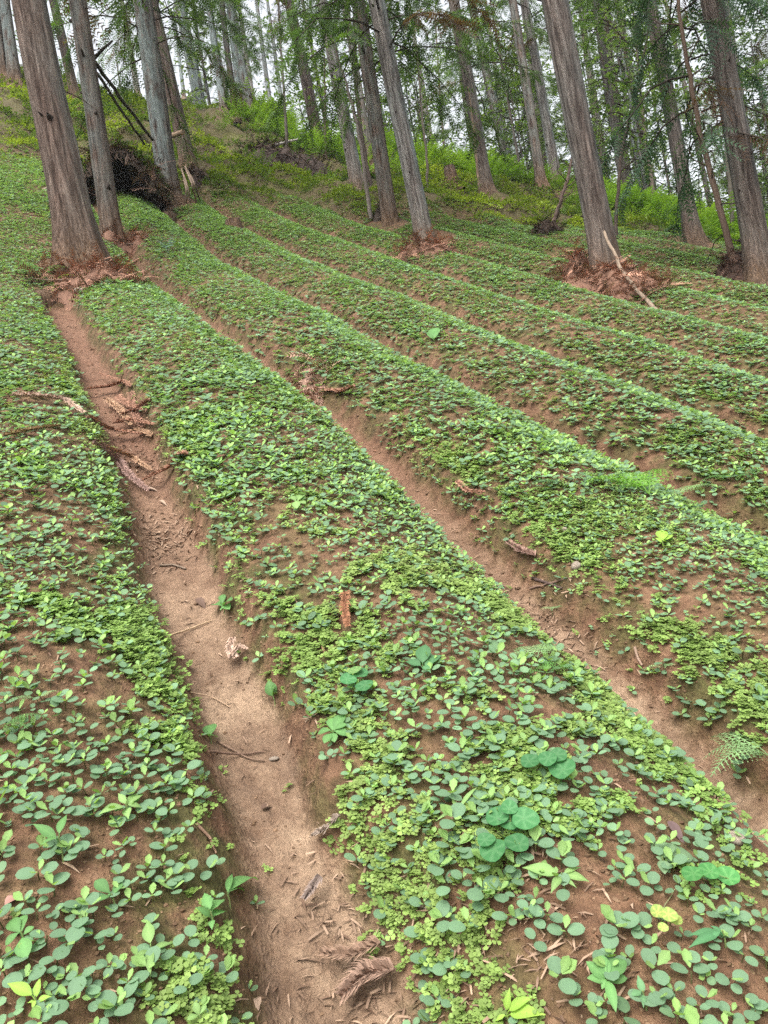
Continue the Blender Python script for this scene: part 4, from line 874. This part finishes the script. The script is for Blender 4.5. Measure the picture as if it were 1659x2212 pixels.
dead_frond([(190, 920), (240, 945), (310, 955)], 18, 'brown dead fir branch under the needle heap on the path', 6, BR[0])
dead_frond([(752, 1308), (750, 1345), (757, 1385)], 24, 'orange brown dead fir twig standing on the central bed', 7, (0.28, 0.13, 0.07), 26)
dead_frond([(770, 850), (740, 862), (700, 858)], 17, 'dark dead fir branch lying across the second furrow', 8, BR[0])
dead_frond([(1160, 1225), (1130, 1215), (1095, 1190)], 24, 'pink dead fir branch on the floor of the second furrow', 9, (0.29, 0.18, 0.14))
dead_frond([(990, 1060), (1015, 1085), (1050, 1085)], 16, 'small brown dead fir twig in the second furrow, above the pink one', 10, BR[0])
dead_frond([(270, 838), (240, 850), (190, 855)], 16, 'dark dead fir branch at the top of the path heap', 11, BR[0])
for q, (pp, w_, lab) in enumerate((
        ([(255, 870), (275, 890), (318, 905)], 20, 'matted dead fir branch in the path heap, curving right under the top ones'), ([(232, 880), (262, 900), (285, 935)], 20, 'matted dead fir branch along the left side of the path heap'),
        ([(325, 880), (300, 900), (262, 912)], 18, 'matted dead fir branch crossing the middle of the path heap'), ([(245, 930), (285, 925), (335, 935)], 20, 'matted dead fir branch lying level at the lower edge of the path heap'),
        ([(330, 960), (300, 945), (255, 960)], 18, 'matted dead fir branch nearest the camera in the path heap'), ([(285, 862), (290, 900), (310, 940)], 20, 'matted dead fir branch running down the middle of the path heap'))):
    dead_frond(pp, w_, lab, 60+q, (BR[0], BR[2], (0.30, 0.16, 0.11))[q % 3], 40)
dead_frond([(285, 850), (255, 835), (215, 820)], 14, 'dark dead fir branch highest of all in the path', 12, BR[0])
dead_frond([(500, 1452), (520, 1425), (540, 1432)], 14, 'small bleached fir twig on the bare path', 13, BR[1], 16)
dead_frond([(510, 1405), (500, 1435), (515, 1450)], 20, 'tuft of dry needles on the path below the thin straw stick', 14, BR[1], 14)
dead_frond([(700, 1935), (680, 1965), (665, 1985)], 26, 'ash grey dead fir twig by the lower right side of the path', 15, (0.25, 0.19, 0.16), 16)
dead_frond([(740, 1800), (715, 1830), (680, 1845)], 24, 'grey needle twig beside a lone sprout on the path edge', 16, (0.33, 0.26, 0.21), 16)
dead_frond([(860, 2140), (800, 2150), (745, 2200)], 60, 'broad dry fir branch at the bottom of the photo, right of the path', 17, (0.28, 0.18, 0.13), 34)
dead_frond([(830, 2080), (770, 2110), (700, 2105)], 40, 'thin needled fir branch at the bottom of the path', 18, (0.25, 0.16, 0.11), 22)
def heap(cx, cy, wpx, hpx, label, seed, ncount, c=BR[0], name='needle_heap', hh=0.5, cat='litter heap', tw=8, nl=1.0, asp=0.75, body=0.6):
    """mound of dry fir sprays: a low lumpy body under many small twigs"""
    p, t = at(cx, cy); rg = np.random.default_rng(seed); root = empty(name, p); tag(root, label, cat, 'heaps of dry needles and twigs'); rx = wpx/2/FPX*t; H = hpx/FPX*t*hh; ry = rx*asp
    k = 28; mb = MB(); V = []; F = []
    fr = np.linspace(0, 1, 10)
    def hgt(x, y, f): return H*np.clip(1-f*f, 0, 1)*(0.8+0.5*fbm(x*1.8/rx, y*1.8/rx, seed, 3))
    FF, AA = np.meshgrid(fr, np.arange(k)*2*math.pi/k, indexing='ij'); e = 1+0.2*np.sin(3*AA+seed)+0.12*np.sin(7*AA); x = FF*rx*e*np.cos(AA); y = FF*ry*e*np.sin(AA)
    V = np.stack([x, y, terr(p[0]+x, p[1]+y)-p[2]+hgt(x, y, FF)+(rg.random(x.shape)-0.5)*0.02*min(1, rx*2)-0.012*(FF > 0.95)], -1).reshape(-1, 3)
    for i in range(9):
        for j in range(k): F.append((i*k+j, (i+1)*k+j, (i+1)*k+(j+1) % k, i*k+(j+1) % k))
    mb.add(V, F, np.array(c)*body); mb.build('mound', M_DRY, root)
    tm = [spray(rg, 0.16*nl, 9, 0.045*nl, 0.009*nl, (1, 1, 1)) for _ in range(3)]; nb = MB(); n = ncount
    f = np.sqrt(rg.random(n))*1.08; a = rg.random(n)*2*math.pi; x = f*rx*np.cos(a)*1.05; y = f*ry*np.sin(a)*1.05
    z = terr(p[0]+x, p[1]+y)-p[2]+hgt(x, y, f)+0.012; wv = rg.integers(0, 3, n)
    for q in range(3):
        m = wv == q; nb.scatter(tm[q], np.c_[x, y, z][m], rotz(int(m.sum()), rg, 0.95, 0.6+0.8*rg.random(int(m.sum()))), np.array(c)*(0.45+1.1*rg.random((int(m.sum()), 1))))
    nb.build('needles', M_DRY, root)
    for q in range(tw):
        a_ = rg.random()*6.3; fx = rg.random()*0.8; b = np.array([math.cos(a_)*rx*fx, math.sin(a_)*ry*fx, 0]); b[2] = gz(p[0]+b[0], p[1]+b[1])-p[2]+float(hgt(b[0], b[1], fx))*0.95
        az = rg.random()*6.3; L = rx*(0.35+0.6*rg.random()); d = np.array([math.cos(az), math.sin(az), (rg.random()-0.4)*0.5]); tb = MB()
        tube(tb, [b, b+d*L*0.5+(rg.random(3)-0.5)*0.05*L, b+d*L], [0.005+0.004*t/8, 0.004+0.003*t/8, 0.002], np.array((0.17, 0.12, 0.085))*(0.6+0.9*rg.random()), 5); tb.build('twig', M_WOOD, root)
    return root
heap(195, 606, 190, 62, 'reddish litter heap ringing the foot of the thickest peeling trunk', 1, 420, hh=0.5)
heap(275, 548, 85, 62, 'reddish litter heap at the right foot of the slim brown conifer', 2, 150, hh=0.5)
heap(1318, 632, 215, 66, 'widest reddish litter heap, under the leaning pale pole', 3, 520, hh=0.75)
heap(1252, 590, 62, 70, 'small dark litter clump on the left side of the pole supported trunk', 4, 140, hh=0.9)
heap(925, 538, 124, 48, 'litter heap around the foot of the blue grey lichened conifer', 5, 240, hh=0.55)
heap(1592, 590, 84, 56, 'dark litter heap between the leaning fir sapling and the right edge trunk', 6, 170, (0.12, 0.07, 0.05), hh=0.9)
heap(625, 362, 190, 45, 'long dark brush pile of roots and dead branches on the upper slope', 8, 420, (0.085, 0.055, 0.042), name='brush_pile', cat='brush pile', hh=0.85, tw=34, nl=1.3)
heap(1185, 500, 60, 26, 'torn clump of dark roots and earth under the broken sapling', 9, 140, (0.085, 0.055, 0.04), name='root_clump', cat='root clump', hh=0.9, tw=14)
heap(830, 470, 48, 35, 'dark root clump left of the reddish trunk foot', 10, 90, (0.085, 0.06, 0.045), name='root_clump', cat='root clump', hh=0.9, tw=8)
heap(1480, 510, 90, 22, 'dark bank of exposed earth left of the torn root base', 11, 160, (0.10, 0.065, 0.045), name='root_clump', cat='root clump', hh=0.9, tw=10)
heap(680, 812, 70, 40, 'small brown litter patch in the upper second furrow', 12, 90, (0.42, 0.26, 0.19), hh=0.02, nl=0.7, tw=3, asp=2.0, body=0.8)
heap(425, 400, 50, 40, 'brown twig heap under the trunk with the log stub', 13, 130, (0.10, 0.065, 0.05), hh=0.8, tw=10)
def hollow():
    p, t = at(262, 425); root = empty('root_hollow', p); tag(root, 'black hollow under an overhanging mat of roots between two trunks', 'hollow'); rg = np.random.default_rng(3)
    s_ = t/FPX; rx, H, dp = 70*s_, 92*s_, 1.0; mb = MB(); V = []; F = []; k = 22; m = 12
    for i in range(m):                       # arched shell, open towards the path
        f = i/(m-1)
        for j in range(k):
            a = math.pi*j/(k-1); e = 1+0.10*math.sin(5*a+f*4)+0.22*(rg.random()-0.5); sh = math.sqrt(max(0.02, 1-f**2.2))
            V.append((math.cos(a)*rx*e*sh, f*dp-0.2, math.sin(a)*H*e*sh*(1+0.1*f)-0.1))
    for i in range(m-1):
        for j in range(k-1): F.append((i*k+j, i*k+j+1, (i+1)*k+j+1, (i+1)*k+j))
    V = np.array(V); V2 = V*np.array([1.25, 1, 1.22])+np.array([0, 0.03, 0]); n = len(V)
    mb.add(V, F, (0.03, 0.022, 0.016)); mb.add(V2, [q[::-1] for q in F], (0.055, 0.045, 0.025))  # inner shell near black: the hollow's shade is painted into the earth colour
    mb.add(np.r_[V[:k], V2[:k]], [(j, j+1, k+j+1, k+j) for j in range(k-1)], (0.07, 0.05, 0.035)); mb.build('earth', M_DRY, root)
    for q in range(70):
        a = math.pi*(0.04+0.92*rg.random()); b = np.array([math.cos(a)*rx*(1.0+0.25*rg.random()), -0.22, math.sin(a)*H*1.1-0.1]); d = np.array([(rg.random()-0.3)*0.5, -0.25*rg.random(), -0.15-0.45*rg.random()])*H*0.55
        tb = MB(); tube(tb, [b+np.array([0, 0.1, 0.05]), b+d*0.5+(rg.random(3)-0.5)*0.08, b+d], [0.008, 0.005, 0.003], np.array((0.13, 0.09, 0.07))*(0.5+rg.random()), 5); tb.build('root', M_WOOD, root)
    lm = MB(); tms = [low_tm(900+q, 0) for q in range(3)]; n = 520; a = math.pi*(0.02+0.96*rg.random(n)); dep = rg.random(n)*0.95
    Pn = np.c_[np.cos(a)*rx*1.22, dep*dp-0.2, np.sin(a)*H*1.2-0.1]; lm.scatter(tms[0], Pn, rotz(n, rg, 0.4, 0.8+0.6*rg.random(n)), np.array((0.08, 0.13, 0.03))*(0.7+0.8*rg.random((n, 1)))); lm.build('moss', M_LEAF, root)
    nb = MB(); n = 260; a = math.pi*(0.0+1.0*rg.random(n)); dep = rg.random(n)**2*0.9; tm = spray(rg, 0.24, 9, 0.07, 0.012, (1, 1, 1))
    nb.scatter(tm, np.c_[np.cos(a)*rx*1.24, dep*dp-0.25, np.sin(a)*H*1.22-0.1], rotz(n, rg, 0.8, 0.7+0.7*rg.random(n)), np.array((0.2, 0.12, 0.085))*(0.5+0.9*rg.random((n, 1)))); nb.build('needles', M_DRY, root)
hollow()
def stick(pxs, w0, w1, label, c, seed, h=0.006, heights=None, name='stick', cat='stick', mat_=M_WOOD, group=None, k=7, depth=None):
    """a stick on the ground, or with heights above the ground at each pixel"""
    P = []; t = None
    for i, q in enumerate(pxs):
        if depth is not None and depth[i] is not None: p = pt(q[0], q[1], depth[i]); tt = depth[i]
        else: p, tt = at(*q); p = p+np.array([0, 0, h])
        P.append(p); t = t or tt
    P = np.array(P); p0 = P[0].copy(); s_ = np.r_[0, np.cumsum(np.linalg.norm(np.diff(P, axis=0), axis=1))]; ts = np.linspace(0, s_[-1], 14); Q = np.stack([np.interp(ts, s_, P[:, q]) for q in range(3)], -1); rg = np.random.default_rng(seed)
    for _ in range(2): Q[1:-1] = (Q[:-2]+2*Q[1:-1]+Q[2:])/4
    Q[1:-1] += (rg.random((12, 3))-0.5)*0.012*s_[-1]
    mb = MB(); tube(mb, Q-p0, np.linspace(w0, w1, 14)/2/FPX*t, c, k, True, 0.25, rg); o = mb.build(name, mat_); o.location = p0; tag(o, label, cat, group); return o
PALE = (0.42, 0.33, 0.24)
stick([(362, 1378), (405, 1365), (456, 1345)], 5, 3, 'pale straw coloured stick slanting across the bare path', (0.45, 0.32, 0.2), 1)
stick([(455, 1628), (520, 1635), (572, 1628)], 6, 3, 'brown twig along the lower part of the path, the longer one', (0.16, 0.1, 0.07), 2)
stick([(470, 1605), (540, 1645), (572, 1648)], 4, 3, 'thin twig crossing the longer brown twig on the path', (0.2, 0.13, 0.09), 3)
stick([(412, 1500), (460, 1510), (497, 1532)], 3, 2, 'thin pale rootlet curling from the left bank of the path', (0.42, 0.29, 0.19), 4)
stick([(345, 1225), (375, 1223), (402, 1232)], 5, 4, 'short grey stick lying in the upper path', (0.2, 0.15, 0.11), 5)
stick([(860, 1955), (905, 1962), (962, 1984)], 6, 3, 'grey twig at the lower left of the bright trefoil patch', (0.2, 0.15, 0.12), 6)
stick([(930, 1930), (932, 1965), (935, 2000)], 5, 3, 'upright brown twig crossing the grey twig near the trefoil patch', (0.16, 0.1, 0.075), 7)
stick([(1372, 1402), (1378, 1425), (1388, 1442)], 7, 5, 'short light stick stuck in the floor of the second furrow', (0.28, 0.19, 0.14), 8)
stick([(1145, 1275), (1195, 1262), (1252, 1248)], 5, 4, 'brown stick below the pink dead fir branch in the second furrow', (0.17, 0.11, 0.08), 9)
stick([(1150, 1252), (1180, 1262), (1215, 1275)], 7, 5, 'dark thick stick below the pink dead fir branch in the second furrow', (0.09, 0.06, 0.05), 10)
stick([(425, 1785), (455, 1815), (468, 1850)], 8, 5, 'dry brown stem on the left bank of the path beside trefoil weed', (0.24, 0.15, 0.10), 11)
stick([(1305, 500), (1325, 545), (1345, 590), (1380, 632), (1418, 672)], 6, 9, 'pale debarked pole leaning against the stout grey brown conifer', (0.27, 0.205, 0.15), 12, name='leaning_pole', cat='pole', depth=[7.9, 7.75, 7.6, 7.4, None], k=9)
stick([(200, 130), (255, 205), (330, 302)], 9, 7, 'thick dark broken limb slanting down from the slim brown conifer', (0.045, 0.036, 0.03), 13, name='broken_limb', cat='branch', depth=[9.75, 10.4, 11.6])
stick([(209, 158), (262, 240), (312, 312)], 7, 5, 'thinner dark broken limb slanting below the thick one', (0.05, 0.04, 0.033), 14, name='broken_limb', cat='branch', depth=[9.8, 10.5, 11.6])
stick([(198, 131), (220, 108), (243, 88)], 9, 4, 'dark bare limb rising right from the slim brown conifer', (0.05, 0.04, 0.033), 15, name='broken_limb', cat='branch', depth=[9.65, 9.5, 9.4])
stick([(374, 292), (396, 285)], 10, 10, 'short sawn log sticking out beside the dark grey trunk', (0.36, 0.25, 0.17), 16, name='log_stub', cat='log', depth=[13.5, 13.2], k=10)
for q, (a, b) in enumerate((((392, 365), (412, 440)), ((400, 360), (425, 440)), ((405, 368), (432, 435)), ((397, 380), (402, 440)))):
    stick([a, ((a[0]+b[0])/2+3, (a[1]+b[1])/2), b], 5, 4, 'bare pale root leaning in the fan right of the dark grey trunk foot', (0.27, 0.2, 0.15), 20+q, name='bare_root', cat='root', depth=[12.4, 12.1, None], group='fan of bare roots')
stick([(90, 412), (105, 407)], 6, 6, 'small pale log end left of the thickest trunk', (0.36, 0.28, 0.22), 26, name='log', cat='log')
stick([(40, 535), (70, 548), (98, 556)], 4, 3, 'pale thin stick left of the thickest trunk', (0.33, 0.22, 0.16), 27)
stick([(600, 345), (625, 338), (650, 330)], 6, 4, 'bleached bent branch on top of the brush pile', (0.5, 0.46, 0.42), 28, h=0.35)
stick([(310, 590), (313, 605), (312, 618)], 5, 4, 'dead brown stem at the right end of the litter by the thickest trunk', (0.2, 0.11, 0.07), 29, h=0.06)
stick([(1420, 1805), (1445, 1790), (1470, 1800)], 3, 3, 'fine dry stalk behind the dead leaf', (0.2, 0.14, 0.1), 30)
stick([(1500, 1870), (1440, 1960), (1420, 1990)], 3, 2, 'thin trailing stalk running to the small pale vine plant', (0.2, 0.2, 0.1), 31)
stick([(1060, 2050), (1040, 2070)], 4, 3, 'tiny twig among trefoil at the bottom centre', (0.2, 0.14, 0.1), 32)
def dead_leaf(a, b, wd, label, c, seed, h=0.008):
    P0, t = at(*a); P1, _ = at(*b); mb = MB(); d = P1-P0; leaf(mb, np.array([0, 0, h]), d, (0, -0.3, 1), float(np.linalg.norm(d)), wd/FPX*t, c, 8, 0.5, 0.25, 'lan', 0.04, 0.8); o = mb.build('dead_leaf', M_DRY); o.location = P0; tag(o, label, 'dead leaf', 'dead leaves on the ground')
dead_leaf((1445, 1782), (1482, 1832), 20, 'purplish brown dead leaf above the heart leaved weed', (0.13, 0.085, 0.08), 1)
dead_leaf((405, 1160), (418, 1145), 10, 'pale curled dead leaf at the right side of the upper path', (0.4, 0.27, 0.19), 2)
dead_leaf((425, 1298), (445, 1318), 18, 'dark brown dead leaf by the star shaped weed on the path', (0.15, 0.095, 0.07), 3)
dead_leaf((345, 1085), (362, 1095), 7, 'pale slim dead leaf below the dead branches on the path', (0.42, 0.3, 0.22), 4)
dead_leaf((312, 1058), (345, 1063), 8, 'pale long dead leaf in the path, next to the pinkish branch', (0.42, 0.3, 0.22), 5)
dead_leaf((12, 1965), (45, 1945), 26, 'rosy striped dead leaf at the lower left edge', (0.36, 0.2, 0.16), 6)
dead_leaf((700, 1390), (700, 1418), 9, 'tan upright dead leaf beside the trampled soil of the central bed', (0.34, 0.2, 0.12), 7)
dead_leaf((555, 2165), (560, 2190), 22, 'pale dead leaf on the lower left bank of the path', (0.4, 0.28, 0.2), 8)
dead_leaf((565, 1755), (588, 1745), 16, 'crumpled dark dead leaf in the middle of the path', (0.13, 0.08, 0.055), 9)
dead_leaf((1375, 1700), (1392, 1690), 12, 'red brown dead leaf between seedlings below the second furrow', (0.2, 0.1, 0.06), 10)
dead_leaf((1190, 1990), (1198, 1965), 14, 'brown dead leaf under the large pale weed', (0.22, 0.12, 0.08), 11)
dead_leaf((65, 1245), (82, 1240), 10, 'orange brown dead leaf on the left bed', (0.32, 0.17, 0.08), 12)
def stone(px, py, wpx, label, seed, sq=(1, 0.8, 0.65), name='stone', cat='stone'):
    p, t = at(px, py); s_ = wpx/2/FPX*t; mb = MB(); th = np.linspace(0, math.pi, 10); ph = np.linspace(0, 2*math.pi, 18, endpoint=False); T, P = np.meshgrid(th, ph, indexing='ij')
    r = 1+0.25*fbm(np.cos(P)*np.sin(T)*1.4+seed, np.sin(P)*np.sin(T)*1.4+np.cos(T)*1.3, 600+seed, 3); V = np.stack([np.sin(T)*np.cos(P)*r*sq[0], np.sin(T)*np.sin(P)*r*sq[1], np.cos(T)*r*sq[2]], -1).reshape(-1, 3)*s_
    F = [(i*18+j, (i+1)*18+j, (i+1)*18+(j+1) % 18, i*18+(j+1) % 18) for i in range(9) for j in range(18)]; mb.add(V, F); o = mb.build(name, M_STONE); o.location = p+np.array([0, 0, s_*0.3]); o.rotation_euler.z = seed; tag(o, label, cat)
stone(1246, 1228, 34, 'brown oblong stone at the right bank of the second furrow', 1, (1, 0.6, 0.6))
stone(1221, 1150, 16, 'small pointed pale stone on the third bed', 2, (0.8, 0.8, 1.2))
stone(592, 1642, 22, 'pale flat stone half buried in the path', 3, (1, 0.7, 0.4))
stone(172, 632, 24, 'pale stone below the litter at the head of the path', 4, (1, 0.7, 0.6))
stone(1590, 1818, 44, 'round mossy clod at the right of the purplish dead leaf', 5, (1, 0.9, 0.7), 'soil_clod', 'clod')
stone(1490, 1215, 14, 'tiny dark stone with a white fleck on the third bed', 6, (1, 0.8, 0.6))
def stump(px, py, wpx, hpx, label, seed):
    p, t = at(px, py); r0 = wpx/2/FPX*t; H = hpx/FPX*t; root = empty('tree_stump', p); tag(root, label, 'stump')
    trunk_mesh(seed, r0, H, 0.1, 0.06, 0.15, k=24, nz=24, kmax=50).build('wood', M_BARK_RED, root); mb = MB(); k = 20; mb.add([(r0*math.cos(j*2*math.pi/k), r0*math.sin(j*2*math.pi/k), H-0.004) for j in range(k)]+[(0, 0, H+0.01)], [(j, (j+1) % k, k) for j in range(k)], (0.3, 0.2, 0.12)); mb.build('cut_top', M_WOOD, root)
stump(505, 492, 32, 16, 'low weathered stump at the upper end of the third bed', 50)
stump(975, 388, 26, 28, 'small dark stump in the fern edge below a thin stem', 51)
# ------------------------------------------------------------------ fine litter and soil crumbs
def litter():
    rg = np.random.default_rng(31); tm = MB(); L = 1.0
    tm.add([(-0.5, -0.05, 0), (-0.5, 0.05, 0), (0, 0.07, 0.1), (0, -0.07, 0.1)], [(0, 3, 2, 1)]); tm.add([(0, -0.07, 0.1), (0, 0.07, 0.1), (0.5, 0.02, 0.02)], [(0, 2, 1)])
    n = 16000; u = 0.5+9*rg.random(n)**2; v = -3+9*rg.random(n); x, y = xy(u, v); z, fl, ri, up, ad, idx, bm = zones(x, y); k = (y > 0.3) & framed(x, y, z, 0.2) & (rg.random(n) < (0.45+0.5*fl)) & (bm > 0.5)
    x, y, z = x[k], y[k], z[k]
    a = rg.random(2200); cl = [(0.98, 0.55, 0.10), (1.15, 0.62, 0.12), (1.4, 0.42, 0.1), (3.1, 0.42, 0.10), (3.8, 0.45, 0.12), (2.1, 1.42, 0.1)]
    for (cu, cv, cs) in cl:
        m = 260; uu = cu+rg.normal(size=m)*cs; vv_ = cv+rg.normal(size=m)*cs*0.7; xx, yy = xy(uu, vv_); x = np.r_[x, xx]; y = np.r_[y, yy]; z = np.r_[z, terr(xx, yy)]
    n = len(x); g = rg.random((n, 1)); tin = np.array((0.12, 0.07, 0.045))*(1-g)+np.array((0.42, 0.29, 0.2))*g; mb = MB(); rr = np.hypot(x, y)
    mb.scatter(tm, np.c_[x, y, z+0.004], rotz(n, rg, 0.5, (0.014+0.022*rg.random(n))*(1+0.08*rr)), tin)
    tag(mb.build('needle_litter', M_DRY), 'scattered dry needles and bits of twig over the soil', 'litter', None, 'stuff')
    # crumbs of soil
    cb = MB(); ph = np.linspace(0, 2*math.pi, 6, endpoint=False)
    def crumb(sd):
        r_ = np.random.default_rng(sd); m = MB(); V = [(0, 0, 0.6)]+[(math.cos(a)*(0.6+0.5*r_.random()), math.sin(a)*(0.6+0.5*r_.random()), 0.25*r_.random()) for a in ph]+[(math.cos(a)*0.7, math.sin(a)*0.7, -0.4) for a in ph]
        m.add(V, [(0, 1+j, 1+(j+1) % 6) for j in range(6)]); m.add(V, [(1+j, 7+j, 7+(j+1) % 6, 1+(j+1) % 6) for j in range(6)]); return m
    for (r0, r1, n, s0) in ((0.3, 2.4, 26000, 0.0035), (2.4, 5.0, 22000, 0.006)):
        rr = np.sqrt(r0*r0+(r1*r1-r0*r0)*rg.random(n)); az = np.radians(-44+88*rg.random(n)); x, y = rr*np.sin(az), rr*np.cos(az); z, fl, ri, up, ad, idx, bm = zones(x, y)
        k = framed(x, y, z, 0.1) & (rg.random(n) < np.where(fl > 0.5, 0.28, 0.9)) & (fbm(x*7, y*7, 301, 2) > -0.25); x, y, z = x[k], y[k], z[k]; n = len(x); wv = rg.integers(0, 4, n); g = rg.random((n, 1))
        tin = np.array((0.095, 0.055, 0.03))*(1-g)+np.array((0.24, 0.15, 0.09))*g; sc = s0*(0.5+1.6*rg.random(n)**3)
        for q in range(4): m = wv == q; cb.scatter(crumb(700+q), np.c_[x, y, z][m], rotz(int(m.sum()), rg, 0.3, sc[m]), tin[m])
    tag(cb.build('soil_crumbs', M_DRY), 'loose brown crumbs of tilled soil on the near beds', 'soil', None, 'stuff')
litter()

# ------------------------------------------------------------------ damp forest air
def haze():
    mb = MB(); V = [(x, y, z) for z in (-16, 34) for y in (-98, 98) for x in (-98, 98)]
    mb.add(V, [(0, 2, 3, 1), (4, 5, 7, 6), (0, 1, 5, 4), (2, 6, 7, 3), (0, 4, 6, 2), (1, 3, 7, 5)])
    def b(n, out):
        v = N(n, 'VolumePrincipled'); v.inputs['Color'].default_value = (0.86, 0.9, 0.92, 1); v.inputs['Density'].default_value = 0.0009; v.inputs['Anisotropy'].default_value = 0.2
        n.links.new(v.outputs[0], out.inputs['Volume'])
    tag(mb.build('haze', mat('damp_air', b), None, False), 'thin damp air between the trees', 'haze', None, 'stuff')
haze()
